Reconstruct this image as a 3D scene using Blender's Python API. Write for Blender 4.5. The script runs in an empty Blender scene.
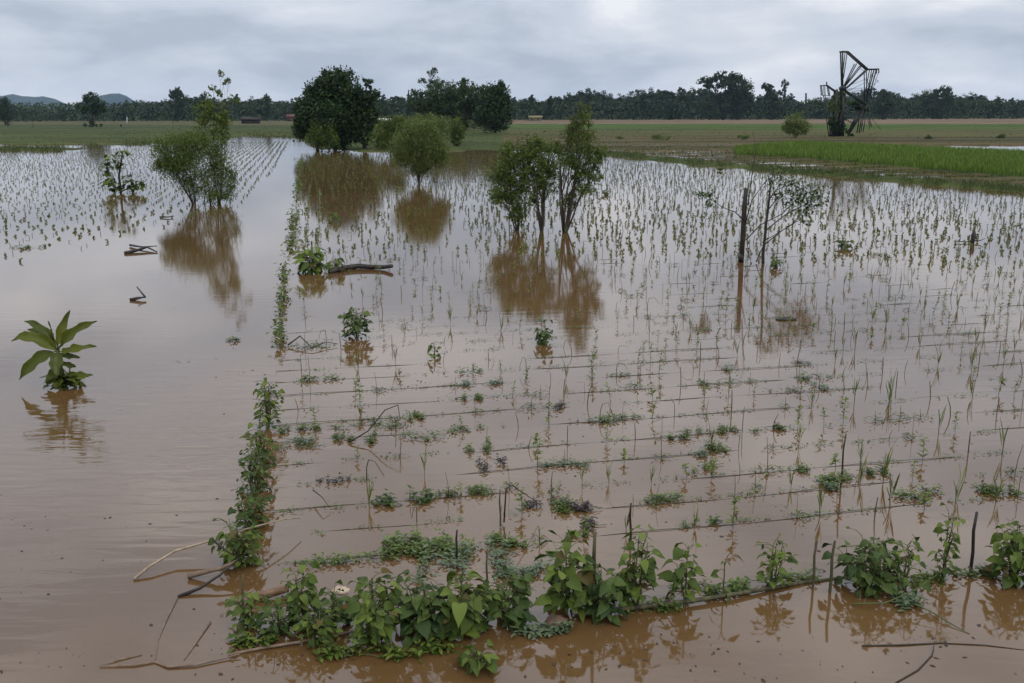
import bpy, math, random
import numpy as np
from mathutils import Vector, Matrix
random.seed(7); rng = np.random.default_rng(7)
R = math.radians; PI = math.pi
W, H = 1024, 683
F = 960.0; CAMZ = 3.2; HZ = 113.5
PITCH = math.atan((H/2-HZ)/F); ROLL = R(-0.16)
SC = bpy.context.scene; COL = SC.collection

# ---------------------------------------------------------------- camera
cam_d = bpy.data.cameras.new('camera'); cam = bpy.data.objects.new('camera', cam_d); COL.objects.link(cam)
cam_d.sensor_width = 36; cam_d.lens = F/W*36; cam_d.clip_end = 30000; cam_d.clip_start = 0.1
ROT = Matrix.Rotation(PI/2-PITCH, 3, 'X') @ Matrix.Rotation(ROLL, 3, 'Z')
cam.matrix_world = Matrix.Translation((0, 0, CAMZ)) @ ROT.to_4x4()
SC.camera = cam
ROTI = ROT.transposed(); RN = np.array(ROT)

def ray(px, py):
    return ROT @ Vector((px-W/2, H/2-py, -F))
def P(px, py, z=0.0):                     # ground point seen at a pixel
    d = ray(px, py); t = (z-CAMZ)/d.z
    return Vector((d.x*t, d.y*t, z))
def top(p, py, px=None):                  # height above z=0 of a point over p seen at row py
    q0 = ROTI @ Vector((p.x, p.y, -CAMZ)); d = ROTI @ Vector((0, 0, 1)); k = (H/2-py)/F
    return -(q0.y+k*q0.z)/(d.y+k*d.z)
def at3(x, y, Y):                          # point of the pixel's ray at world depth Y
    d = ray(x, y); t = Y/d.y; return Vector((d.x*t, Y, CAMZ+d.z*t))
def mpp(p): return -(ROTI @ (Vector((p.x, p.y, p.z))-Vector((0, 0, CAMZ)))).z/F
def proj_np(X, Y, Z):
    v = np.stack([X, Y, Z-CAMZ], -1) @ RN
    q = -v[..., 2]; q = np.where(q < 0.01, 0.01, q)
    return W/2+v[..., 0]/q*F, H/2-v[..., 1]/q*F

# ---------------------------------------------------------------- materials
def mat(name):
    m = bpy.data.materials.new(name); m.use_nodes = True
    nt = m.node_tree; b = nt.nodes['Principled BSDF']; return m, nt, b
def N(nt, t, **kw):
    n = nt.nodes.new(t)
    for k, v in kw.items():
        if k in n.inputs: n.inputs[k].default_value = v
        else: setattr(n, k, v)
    return n
def ramp(nt, fac, stops):
    r = nt.nodes.new('ShaderNodeValToRGB'); e = r.color_ramp.elements
    while len(e) < len(stops): e.new(0.5)
    for i, (p, c) in enumerate(stops):
        e[i].position = p; e[i].color = (c[0], c[1], c[2], 1)
    nt.links.new(fac, r.inputs[0]); return r
def foliage(name, dark, light, trans=0.25, rough=0.45, brown=None):
    m, nt, b = mat(name); L = nt.links
    a = N(nt, 'ShaderNodeAttribute', attribute_name='rnd')
    g = N(nt, 'ShaderNodeNewGeometry')
    ns = N(nt, 'ShaderNodeTexNoise'); ns.inputs['Scale'].default_value = 3.0
    L.new(g.outputs['Position'], ns.inputs['Vector'])
    ad = N(nt, 'ShaderNodeMath', operation='ADD'); L.new(a.outputs['Fac'], ad.inputs[0])
    ml = N(nt, 'ShaderNodeMath', operation='MULTIPLY_ADD'); L.new(ns.outputs['Fac'], ml.inputs[0])
    ml.inputs[1].default_value = 0.8; ml.inputs[2].default_value = -0.4
    L.new(ml.outputs[0], ad.inputs[1])
    mid = tuple((x+y)/2 for x, y in zip(dark, light))
    st = [(0.0, dark), (0.55, mid), (0.93, light)]
    if brown: st = [(0.0, brown), (0.07, brown), (0.1, dark), (0.55, mid), (0.95, light)]
    r = ramp(nt, ad.outputs[0], st)
    L.new(r.outputs[0], b.inputs['Base Color'])
    b.inputs['Roughness'].default_value = rough
    b.inputs['Specular IOR Level'].default_value = 0.2
    if trans > 0:
        tr = N(nt, 'ShaderNodeBsdfTranslucent'); L.new(r.outputs[0], tr.inputs['Color'])
        mx = N(nt, 'ShaderNodeMixShader'); mx.inputs[0].default_value = trans
        L.new(b.outputs[0], mx.inputs[1]); L.new(tr.outputs[0], mx.inputs[2])
        L.new(mx.outputs[0], nt.nodes['Material Output'].inputs['Surface'])
    return m
def simple(name, c1, c2, scale=8.0, rough=0.8, bump=0.3, stretch=(1, 1, 1), spec=0.3):
    m, nt, b = mat(name); L = nt.links
    tc = N(nt, 'ShaderNodeTexCoord'); mp = N(nt, 'ShaderNodeMapping'); mp.inputs['Scale'].default_value = stretch
    L.new(tc.outputs['Object'], mp.inputs[0])
    ns = N(nt, 'ShaderNodeTexNoise'); ns.inputs['Scale'].default_value = scale; ns.inputs['Detail'].default_value = 6
    L.new(mp.outputs[0], ns.inputs['Vector'])
    r = ramp(nt, ns.outputs['Fac'], [(0.35, c1), (0.65, c2)]); L.new(r.outputs[0], b.inputs['Base Color'])
    b.inputs['Roughness'].default_value = rough; b.inputs['Specular IOR Level'].default_value = spec
    bp = N(nt, 'ShaderNodeBump'); bp.inputs['Strength'].default_value = bump; bp.inputs['Distance'].default_value = 0.02
    L.new(ns.outputs['Fac'], bp.inputs['Height']); L.new(bp.outputs[0], b.inputs['Normal'])
    return m
M = {}
M['bark'] = simple('bark', (.03, .024, .018), (.075, .06, .045), 14, .85, .5, (1, 1, .25))
M['wetwood'] = simple('wet_wood', (.014, .011, .009), (.04, .03, .022), 20, .5, .4, (1, 1, .3))
M['stake'] = simple('stake', (.038, .034, .016), (.10, .086, .042), 20, .7, .4, (1, 1, .2))
M['cane'] = simple('dry_cane', (.22, .16, .10), (.36, .28, .19), 20, .6, .3)
M['mudtwig'] = simple('muddy_twig', (.13, .085, .055), (.2, .14, .10), 20, .7, .3)
M['board'] = simple('wet_board', (.09, .045, .022), (.2, .115, .065), 12, .6, .4, (.3, 3, 3))
M['greenstem'] = simple('green_stem', (.05, .065, .016), (.10, .115, .035), 15, .6, .2)
M['string'] = simple('string', (.022, .02, .016), (.06, .055, .038), 30, .7, .3)
M['steel'] = simple('dark_steel', (.010, .013, .014), (.028, .026, .024), 3, .6, .2, (1, 1, 1), .4)
M['trash'] = simple('pale_foam', (.35, .26, .18), (.55, .44, .33), 12, .7, .5)
M['stone'] = simple('wet_stone', (.10, .06, .04), (.2, .13, .09), 9, .5, .5)
M['whitewall'] = simple('white_wall', (.5, .5, .48), (.62, .62, .6), .6, .8, .1)
M['redroof'] = simple('red_roof', (.09, .045, .035), (.14, .065, .05), 1.5, .8, .2)
M['darkshed'] = simple('dark_shed', (.022, .016, .015), (.045, .03, .026), 1.5, .8, .2)
M['hay'] = simple('hay', (.16, .14, .07), (.24, .2, .1), 2, .9, .4)
M['bean'] = foliage('bean_leaf', (.026, .050, .008), (.135, .18, .03), .26, .55, (.10, .075, .02))
M['beandark'] = foliage('bean_leaf_dark', (.018, .040, .009), (.085, .125, .026), .22, .55)
M['bigleaf'] = foliage('big_leaf', (.035, .055, .010), (.13, .145, .02), .25, .35)
M['weed'] = foliage('weed_leaf', (.035, .062, .010), (.125, .17, .032), .15, .5, (.05, .035, .02))
M['weedpale'] = foliage('pale_wet_weed', (.06, .085, .045), (.12, .16, .08), .1, .5)
M['weedbrown'] = foliage('dead_weed', (.03, .022, .018), (.08, .06, .05), .1, .6)
M['sprout'] = foliage('sprout_leaf', (.06, .09, .014), (.17, .21, .04), .2, .5, (.07, .05, .02))
M['bush'] = foliage('bush_leaf', (.05, .078, .014), (.14, .185, .036), .25, .5)
M['bushpale'] = foliage('pale_bush_leaf', (.075, .105, .028), (.18, .22, .06), .3, .55)
M['treedark'] = foliage('dark_tree_leaf', (.012, .028, .008), (.045, .08, .02), .15, .5)
M['treemid'] = foliage('tree_leaf', (.022, .042, .012), (.065, .10, .026), .15, .5)
M['wood'] = foliage('far_tree_leaf', (.014, .026, .009), (.052, .078, .024), .1, .7)
M['grass'] = foliage('grass_blade', (.04, .080, .012), (.15, .22, .03), .25, .6)
M['drygrass'] = foliage('meadow_grass', (.04, .055, .015), (.085, .095, .028), .2, .7)
M['verge'] = foliage('verge_grass', (.035, .05, .014), (.085, .105, .03), .2, .7)

# ---------------------------------------------------------------- mesh builder
class MB:
    def __init__(s): s.v = []; s.q = []; s.t = []; s.qr = []; s.tr = []; s.n = 0
    def add(s, V, Q=None, T=None, r=None):
        V = np.asarray(V, float).reshape(-1, 3); s.v.append(V)
        for lst, rl, A, k in ((s.q, s.qr, Q, 4), (s.t, s.tr, T, 3)):
            if A is not None and len(A):
                A = np.asarray(A, int).reshape(-1, k); lst.append(A+s.n)
                rr = np.full(len(A), random.random()) if r is None else np.broadcast_to(np.asarray(r, float), (len(A),))
                rl.append(rr)
        s.n += len(V)
    def tube(s, pts, rad, n=5, r=None):
        pts = [Vector(p) for p in pts]; k = len(pts)
        if not hasattr(rad, '__len__'): rad = [rad]*k
        V = []
        d0 = (pts[1]-pts[0]).normalized(); a = Vector((0, 0, 1)) if abs(d0.z) < .9 else Vector((1, 0, 0))
        u = d0.cross(a).normalized()
        for i, p in enumerate(pts):
            d = (pts[min(i+1, k-1)]-pts[max(i-1, 0)])
            if d.length < 1e-9: d = d0.copy()
            d.normalize(); u = (u-d*u.dot(d))
            if u.length < 1e-6: u = d.orthogonal()
            u.normalize(); w = d.cross(u)
            for j in range(n):
                an = 2*PI*j/n; V.append(p+(u*math.cos(an)+w*math.sin(an))*rad[i])
        Q = [(i*n+j, i*n+(j+1) % n, (i+1)*n+(j+1) % n, (i+1)*n+j) for i in range(k-1) for j in range(n)]
        T = []
        V.append(pts[0]); V.append(pts[-1])
        T += [(k*n, (j+1) % n, j) for j in range(n)]+[(k*n+1, (k-1)*n+j, (k-1)*n+(j+1) % n) for j in range(n)]
        s.add([tuple(v) for v in V], Q, T, r)
    def box(s, c, size, rot=0.0, axis=None):
        x, y, z = (e/2 for e in size); cr, sr = math.cos(rot), math.sin(rot)
        V = [(c[0]+a*cr-b*sr, c[1]+a*sr+b*cr, c[2]+d) for a in (-x, x) for b in (-y, y) for d in (-z, z)]
        s.add(V, [(0, 1, 3, 2), (4, 6, 7, 5), (0, 4, 5, 1), (2, 3, 7, 6), (0, 2, 6, 4), (1, 5, 7, 3)])
    def beam(s, a, b, w, h=None):
        a = Vector(a); b = Vector(b); h = h or w; d = (b-a).normalized()
        u = d.cross(Vector((0, 1, 0)));  u = u.normalized() if u.length > .1 else Vector((1, 0, 0)); v = d.cross(u); w *= .78; h *= .78
        V = [tuple(p+u*(i*w/2)+v*(j*h/2)) for p in (a, b) for i, j in ((-1, -1), (1, -1), (1, 1), (-1, 1))]
        s.add(V, [(0, 1, 2, 3), (7, 6, 5, 4), (0, 4, 5, 1), (1, 5, 6, 2), (2, 6, 7, 3), (3, 7, 4, 0)])
    def leaf(s, base, d, L, Wd, shape='heart', droop=.5, fold=.25, nrm=None, r=None):
        out = {'heart': [(.0, .06), (.03, .34), (.14, .48), (.32, .52), (.52, .45), (.70, .31), (.86, .14), (1, 0.004)],
               'lance': [(0, .03), (.2, .28), (.45, .48), (.7, .36), (.88, .16), (1, 0.004)],
               'oval': [(0, .05), (.3, .42), (.65, .4), (1, .01)]}[shape]
        d = Vector(d).normalized(); up = Vector(nrm) if nrm else Vector((0, 0, 1))
        sd = d.cross(up)
        if sd.length < .05: sd = d.orthogonal()
        sd.normalize(); nn = sd.cross(d).normalized(); base = Vector(base); V = []
        for t, w in out:
            c = base+d*(t*L)-nn*(droop*L*t*t*.6)+nn*(0.06*L*math.sin(t*9+L*50))*.4
            V += [tuple(c-sd*(w*Wd)+nn*(w*Wd*fold)), tuple(c), tuple(c+sd*(w*Wd)+nn*(w*Wd*fold))]
        Q = []
        for i in range(len(out)-1):
            a = i*3; Q += [(a, a+1, a+4, a+3), (a+1, a+2, a+5, a+4)]
        s.add(V, Q, None, random.random() if r is None else r)
    def leaves(s, C, L, Wd, D=None, r=None, flat=0.0):      # vectorised rhombic leaves at centres C
        n = len(C); C = np.asarray(C, float)
        if D is None: D = rng.normal(size=(n, 3))
        D = D/np.linalg.norm(D, axis=1, keepdims=True)
        A = rng.normal(size=(n, 3)); A[:, 2] += flat
        S = np.cross(D, A); S /= np.linalg.norm(S, axis=1, keepdims=True)+1e-9
        NN = np.cross(S, D)
        L = np.broadcast_to(L, (n,))[:, None]*rng.uniform(.6, 1.3, (n, 1)); Wd = np.broadcast_to(Wd, (n,))[:, None]*rng.uniform(.6, 1.3, (n, 1))
        V = np.stack([C-D*L/2, C+S*Wd/2+NN*Wd*.15, C+D*L/2-NN*L*.1, C-S*Wd/2+NN*Wd*.15], 1).reshape(-1, 3)
        Q = np.arange(4*n).reshape(n, 4)
        s.add(V, Q, None, rng.random(n) if r is None else r)
    def mesh(s, name, m, smooth=False):
        V = np.concatenate(s.v) if s.v else np.zeros((0, 3))
        Q = np.concatenate(s.q) if s.q else np.zeros((0, 4), int); T = np.concatenate(s.t) if s.t else np.zeros((0, 3), int)
        me = bpy.data.meshes.new(name)
        me.vertices.add(len(V)); me.vertices.foreach_set('co', V.astype(np.float32).ravel())
        li = np.concatenate([Q.ravel(), T.ravel()]).astype(np.int32)
        me.loops.add(len(li)); me.loops.foreach_set('vertex_index', li)
        st = np.concatenate([np.arange(len(Q))*4, len(Q)*4+np.arange(len(T))*3]).astype(np.int32)
        me.polygons.add(len(st)); me.polygons.foreach_set('loop_start', st)
        me.update(calc_edges=True)
        if smooth: me.polygons.foreach_set('use_smooth', np.ones(len(st), bool))
        a = me.attributes.new('rnd', 'FLOAT', 'FACE')
        rr = np.concatenate([np.concatenate(x) for x in (s.qr, s.tr) if x]) if (s.qr or s.tr) else np.zeros(0)
        a.data.foreach_set('value', rr.astype(np.float32))
        me.materials.append(m); me.validate()
        return me
    def build(s, name, m, parent=None, smooth=False):
        o = bpy.data.objects.new(name, s.mesh(name, m, smooth)); COL.objects.link(o)
        if parent: o.parent = parent
        return o
def tag(o, label=None, cat=None, group=None, kind=None):
    for k, v in (('label', label), ('category', cat), ('group', group), ('kind', kind)):
        if v: o[k] = v
    return o
def empty(name, loc, label, cat, group=None, rz=0):
    o = bpy.data.objects.new(name, None); COL.objects.link(o); o.location = loc; o.rotation_euler = (0, 0, rz)
    o.empty_display_size = .1
    return tag(o, label, cat, group)
def copy_tree(o, parent=None):
    c = o.copy(); COL.objects.link(c); c.parent = parent
    for ch in [x for x in KIDS.get(o.name, [])]: copy_tree(ch, c)
    return c
KIDS = {}
def ru(a, b): return random.uniform(a, b)

# ---------------------------------------------------------------- row grid of the drowned field
AZ = math.atan((303-512)/(F/math.cos(PITCH)))
U = Vector((math.sin(AZ), math.cos(AZ), 0)); V_ = Vector((math.cos(AZ), -math.sin(AZ), 0))
O0 = P(232, 642)
def G(u, v, z=0.0): q = O0+U*u+V_*v; return Vector((q.x, q.y, z))
def uv(p): d = p-O0; return d.dot(U), d.dot(V_)

# ---------------------------------------------------------------- ground
def ip(x, pts): return np.interp(x, [a for a, b in pts], [b for a, b in pts])
SHORE = [(-600, 160), (0, 151), (60, 150), (120, 146), (200, 141), (250, 137), (296, 138), (322, 149), (360, 152), (440, 151), (480, 150), (520, 152), (600, 155), (620, 157), (719, 167.5), (851, 177.5), (887, 182), (1024, 193), (1500, 240)]
BKB = [(735, 155), (800, 158), (1024, 178), (1500, 218)]
BKT = [(735, 151), (800, 145), (880, 149), (1024, 156), (1500, 180)]
def vnoise(x, y, seed):
    r = np.random.default_rng(seed); tot = 0
    for k in range(5):
        a, b, c = r.uniform(0, 6.28, 3); f = 1.0*1.7**k
        tot = tot+np.sin(x*f*math.cos(a)+y*f*math.sin(a)+b+1.3*np.sin(y*f*.7+c))/(1.4**k)
    return tot/2.5
def ground_fn(X, Y):
    px, py = proj_np(X, Y, np.zeros_like(X)); front = Y > 3
    py = np.where(front, py, 900.0)
    sh = ip(px, SHORE); D = np.hypot(X, Y)
    nz = vnoise(X*.22, Y*.22, 1); nf = vnoise(X*1.1, Y*1.1, 2); nb = vnoise(X*.04, Y*.06, 3)
    sh = sh+nz*1.1*np.clip(90/D, .3, 1.5)
    t = (sh-py)                               # pixels beyond the shore
    z = np.where(t > 0, np.clip(t*.05, 0, .13)+.03*nf+.05*nz, np.clip(t*.06, -.35, 0)-.02)
    col = np.zeros(X.shape+(3,))
    def put(mask, c, f=1.0):
        mask = np.clip(mask, 0, 1)[..., None]*f; col[:] = col*(1-mask)+np.array(c)*mask
    put(np.ones_like(X), (.11, .068, .034))
    pas = (t > 0)
    put(pas*1.0, (.058, .075, .022)); put(pas*np.clip(nb*1.2+.2, 0, 1), (.085, .085, .03), .8)
    put(pas*np.clip(-nz*1.3-.2, 0, 1), (.035, .048, .018), .7)
    put(pas*(px < 330)*np.clip((134-py)/6, 0, 1)*np.clip((py-124)/2, 0, 1), (.045, .06, .024), .6)
    put(pas*(py < 125)*(px < 330), (.11, .095, .05), .8)
    right = px > 500
    # left water patches
    wl = (px < 110)*(np.abs(py-(146+nz*.8)) < 2.0)*pas
    z = np.where(pas & right & (py > 124), z, z)
    # right furrows between field and bank: half drowned mud
    bkb = ip(px, BKB); bkt = ip(px, BKT)
    fur = right & pas & (t > 3.5) & (py > np.where(px > 735, bkb, 149))
    ul = (X-O0.x)*U.x+(Y-O0.y)*U.y
    z = np.where(fur, -.01+.05*np.sin(ul*2.1+nz)+.045*nf+.03*nz, z)
    put(fur*1.0, (.10, .075, .04)); put(fur*np.clip(nf+.1, 0, 1), (.06, .065, .028), .7)
    brn = right & pas & (py <= np.where(px > 735, bkt, 149)) & (py > 137)
    put(brn*1.0, (.085, .07, .032)); put(brn*np.clip(nb+.3, 0, 1), (.062, .065, .028), .6)
    ol = right & (py <= 137) & (py > 129); put(ol*1.0, (.082, .082, .03)); put(ol*np.clip(nz, 0, 1), (.10, .075, .036), .5)
    gr = right & (py <= 130.0) & (py > 124.5); put(gr*1.0, (.062, .10, .020)); put(gr*np.clip(nb, 0, 1), (.06, .07, .026), .5)
    tn = right & (py <= 124.5); put(tn*1.0, (.17, .125, .085))
    bank = (px > 735) & (py <= bkb) & (py > bkt)
    s = np.clip((bkb-py)/4, 0, 1)*np.clip((py-bkt)/2, 0, 1)
    z = np.where(bank, .05+.22*s, z); put(bank*1.0, (.04, .085, .016))
    pond = (px > 872+nz*6) & (py <= bkt-.6) & (py > 145.3+nz*.3)
    z = np.where(pond, -.12, z); put(pond*1.0, (.09, .06, .035))
    strip = right & (px < 900) & (np.abs(py-(146+nz*.5)) < 1.0) & (px > 590)
    put(strip*1.0, (.15, .12, .085), .7)
    z = np.where(wl, -.05, z)
    z = np.where(D > 900, z*.3+.05, z)
    return z, col
def build_ground():
    rs = list(np.geomspace(1.5, 20, 40))+list(np.linspace(20.5, 60, 110))+list(np.geomspace(60.5, 700, 230))+list(np.geomspace(730, 16000, 26))
    th = np.concatenate([np.linspace(-180, -44, 30)[:-1], np.linspace(-44, 44, 460), np.linspace(44, 180, 30)[1:-1]])
    RR, TT = np.meshgrid(np.array(rs), np.radians(th), indexing='ij')
    X = RR*np.sin(TT); Y = RR*np.cos(TT); Z, C = ground_fn(X, Y)
    nr, nt_ = X.shape
    V = np.stack([X, Y, Z], -1).reshape(-1, 3)
    i, j = np.meshgrid(np.arange(nr-1), np.arange(nt_), indexing='ij'); j2 = (j+1) % nt_
    Q = np.stack([i*nt_+j, i*nt_+j2, (i+1)*nt_+j2, (i+1)*nt_+j], -1).reshape(-1, 4)
    V = np.vstack([V, [0, 0, -.4]]); c = len(V)-1
    T = np.stack([np.full(nt_, c), (np.arange(nt_)+1) % nt_, np.arange(nt_)], -1)
    mb = MB(); mb.add(V, Q[:, ::-1], T, .5)
    m, nt, b = mat('field_soil'); L = nt.links
    a = N(nt, 'ShaderNodeAttribute', attribute_name='zone'); g = N(nt, 'ShaderNodeNewGeometry')
    n1 = N(nt, 'ShaderNodeTexNoise'); n1.inputs['Scale'].default_value = .9; n1.inputs['Detail'].default_value = 8; n1.inputs['Roughness'].default_value = .7
    mp = N(nt, 'ShaderNodeMapping'); mp.inputs['Scale'].default_value = (.35, 1, 1); mp.inputs['Rotation'].default_value = (0, 0, AZ)
    L.new(g.outputs['Position'], mp.inputs[0]); L.new(mp.outputs[0], n1.inputs['Vector'])
    m2 = N(nt, 'ShaderNodeMapping'); m2.inputs['Scale'].default_value = (.012, .16, 1); m2.inputs['Rotation'].default_value = (0, 0, R(4))
    n2 = N(nt, 'ShaderNodeTexNoise'); n2.inputs['Scale'].default_value = 1; n2.inputs['Detail'].default_value = 5
    L.new(g.outputs['Position'], m2.inputs[0]); L.new(m2.outputs[0], n2.inputs['Vector'])
    av = N(nt, 'ShaderNodeMath', operation='MULTIPLY_ADD'); L.new(n2.outputs['Fac'], av.inputs[0]); av.inputs[1].default_value = 1.3; av.inputs[2].default_value = -.65
    a2 = N(nt, 'ShaderNodeMath', operation='ADD'); L.new(av.outputs[0], a2.inputs[0]); L.new(n1.outputs['Fac'], a2.inputs[1])
    r = ramp(nt, a2.outputs[0], [(.28, (.45, .52, .42)), (.72, (1.12, 1.05, 1.05))])
    mx = N(nt, 'ShaderNodeMixRGB', blend_type='MULTIPLY'); mx.inputs[0].default_value = 1
    L.new(a.outputs['Color'], mx.inputs[1]); L.new(r.outputs[0], mx.inputs[2]); L.new(mx.outputs[0], b.inputs['Base Color'])
    b.inputs['Roughness'].default_value = .95; b.inputs['Specular IOR Level'].default_value = .05
    o = mb.build('ground', m, None, True); o['kind'] = 'structure'
    at = o.data.attributes.new('zone', 'FLOAT_COLOR', 'POINT')
    cc = np.ones((len(V), 4), np.float32); cc[:-1, :3] = C.reshape(-1, 3); cc[-1, :3] = (.11, .07, .035)
    at.data.foreach_set('color', cc.ravel())
build_ground()

# ---------------------------------------------------------------- water
def build_water():
    mb = MB(); rad = 420; n = 64
    ring = [(rad*math.cos(2*PI*k/n), rad*math.sin(2*PI*k/n), 0) for k in range(n)]
    mb.add(ring+[(0, 0, 0)], None, [(n, k, (k+1) % n) for k in range(n)])
    m, nt, b = mat('muddy_flood_water'); L = nt.links
    g = N(nt, 'ShaderNodeNewGeometry')
    n0 = N(nt, 'ShaderNodeTexNoise'); n0.inputs['Scale'].default_value = .16; n0.inputs['Detail'].default_value = 5; n0.inputs['Distortion'].default_value = .8
    L.new(g.outputs['Position'], n0.inputs['Vector'])
    c = ramp(nt, n0.outputs['Fac'], [(.35, (.088, .046, .016)), (.65, (.124, .070, .028))])
    L.new(c.outputs[0], b.inputs['Base Color'])
    b.inputs['Roughness'].default_value = .055; b.inputs['IOR'].default_value = 1.60; b.inputs['Specular IOR Level'].default_value = .5
    # ripples: long crested, in patches
    mp = N(nt, 'ShaderNodeMapping'); mp.inputs['Rotation'].default_value = (0, 0, R(-24)); mp.inputs['Scale'].default_value = (1.0, 4.4, 1)
    L.new(g.outputs['Position'], mp.inputs[0])
    w1 = N(nt, 'ShaderNodeTexNoise'); w1.inputs['Scale'].default_value = 1.5; w1.inputs['Detail'].default_value = 3; w1.inputs['Roughness'].default_value = .45; w1.inputs['Distortion'].default_value = .5
    L.new(mp.outputs[0], w1.inputs['Vector'])
    pn = N(nt, 'ShaderNodeTexNoise'); pn.inputs['Scale'].default_value = .22; pn.inputs['Detail'].default_value = 2
    L.new(g.outputs['Position'], pn.inputs['Vector'])
    # a gust ruffles one patch of the open channel; elsewhere the water lies nearly still
    gc = P(165, 440)
    vm = N(nt, 'ShaderNodeMapping', vector_type='POINT'); vm.inputs['Location'].default_value = (-gc.x*.55, -gc.y*.30, 0); vm.inputs['Scale'].default_value = (.55, .30, 1)
    L.new(g.outputs['Position'], vm.inputs[0]); vl = N(nt, 'ShaderNodeVectorMath', operation='LENGTH'); L.new(vm.outputs[0], vl.inputs[0])
    ch = N(nt, 'ShaderNodeMapRange'); ch.inputs[1].default_value = .25; ch.inputs[2].default_value = 1.25; ch.inputs[3].default_value = 1.0; ch.inputs[4].default_value = .12
    L.new(vl.outputs['Value'], ch.inputs[0])
    pr = N(nt, 'ShaderNodeMapRange'); pr.inputs[1].default_value = .42; pr.inputs[2].default_value = .64; pr.inputs[3].default_value = .42; pr.inputs[4].default_value = 1.0
    L.new(pn.outputs['Fac'], pr.inputs[0])
    am = N(nt, 'ShaderNodeMath', operation='MULTIPLY'); L.new(ch.outputs[0], am.inputs[0]); L.new(pr.outputs[0], am.inputs[1])
    hh = N(nt, 'ShaderNodeMath', operation='MULTIPLY'); L.new(w1.outputs['Fac'], hh.inputs[0]); L.new(am.outputs[0], hh.inputs[1])
    bp = N(nt, 'ShaderNodeBump'); bp.inputs['Strength'].default_value = 1.0; bp.inputs['Distance'].default_value = .014
    L.new(hh.outputs[0], bp.inputs['Height']); L.new(bp.outputs[0], b.inputs['Normal'])
    o = mb.build('flood_water', m); o['kind'] = 'structure'
build_water()

# ---------------------------------------------------------------- world, sun, haze
w = bpy.data.worlds.new('World'); SC.world = w; w.use_nodes = True
nt = w.node_tree; L = nt.links; bg = nt.nodes['Background']
SKYLOC = (8.3, 3.1, 1.4)
SUN_EL, SUN_AZ = R(52), R(150)      # azimuth clockwise from +Y: behind the camera, to the right
sky = N(nt, 'ShaderNodeTexSky', sky_type='NISHITA'); sky.sun_disc = False; sky.sun_elevation = SUN_EL; sky.sun_rotation = SUN_AZ
tc = N(nt, 'ShaderNodeTexCoord'); sp = N(nt, 'ShaderNodeSeparateXYZ'); L.new(tc.outputs['Generated'], sp.inputs[0])
cl = N(nt, 'ShaderNodeTexNoise'); cl.inputs['Scale'].default_value = 4.0; cl.inputs['Detail'].default_value = 10; cl.inputs['Roughness'].default_value = .55; cl.inputs['Distortion'].default_value = .25
mpc = N(nt, 'ShaderNodeMapping'); mpc.inputs['Location'].default_value = SKYLOC; mpc.inputs['Scale'].default_value = (1, 1, 3.2)
L.new(tc.outputs['Generated'], mpc.inputs[0]); L.new(mpc.outputs[0], cl.inputs['Vector'])
cr = ramp(nt, cl.outputs['Fac'], [(.36, (4.35, 4.85, 5.7)), (.45, (5.55, 6.0, 6.85)), (.54, (6.6, 6.95, 7.65)), (.64, (8.4, 8.5, 8.9))])
mxs = N(nt, 'ShaderNodeMixRGB'); mxs.inputs[0].default_value = .93; L.new(sky.outputs[0], mxs.inputs[1]); L.new(cr.outputs[0], mxs.inputs[2])
# an overcast sky grows brighter toward the zenith
sz = N(nt, 'ShaderNodeSeparateXYZ'); L.new(tc.outputs['Generated'], sz.inputs[0])
zg = N(nt, 'ShaderNodeMapRange'); zg.inputs[1].default_value = .09; zg.inputs[2].default_value = .60; zg.inputs[3].default_value = 1.0; zg.inputs[4].default_value = 1.8
L.new(sz.outputs[2], zg.inputs[0]); vs_ = N(nt, 'ShaderNodeVectorMath', operation='SCALE'); L.new(mxs.outputs[0], vs_.inputs[0]); L.new(zg.outputs[0], vs_.inputs['Scale'])
L.new(vs_.outputs[0], bg.inputs['Color']); bg.inputs['Strength'].default_value = .1
sl = bpy.data.lights.new('sun', 'SUN'); sl.energy = 1.0; sl.angle = R(25); sl.color = (1, .96, .9)
so = bpy.data.objects.new('sun', sl); COL.objects.link(so)
sd = Vector((math.sin(SUN_AZ)*math.cos(SUN_EL), math.cos(SUN_AZ)*math.cos(SUN_EL), math.sin(SUN_EL)))
so.rotation_euler = sd.to_track_quat('Z', 'Y').to_euler()
SC.view_settings.view_transform = 'Standard'; SC.view_settings.look = 'None'; SC.view_settings.exposure = 0.1; SC.view_settings.gamma = 1
HAZE = 0.00008
if HAZE:
    mb = MB(); mb.box((0, 2150, 62), (7000, 4700, 127)); hm = bpy.data.materials.new('haze_air'); hm.use_nodes = True; hn = hm.node_tree
    hn.nodes.remove(hn.nodes['Principled BSDF'])
    pv = N(hn, 'ShaderNodeVolumePrincipled'); pv.inputs['Density'].default_value = HAZE; pv.inputs['Color'].default_value = (.48, .70, 1, 1)
    hn.links.new(pv.outputs[0], hn.nodes['Material Output'].inputs['Volume'])
    tag(mb.build('haze', hm), 'thin blue damp air over the far fields', 'haze', None, 'stuff')

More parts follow.
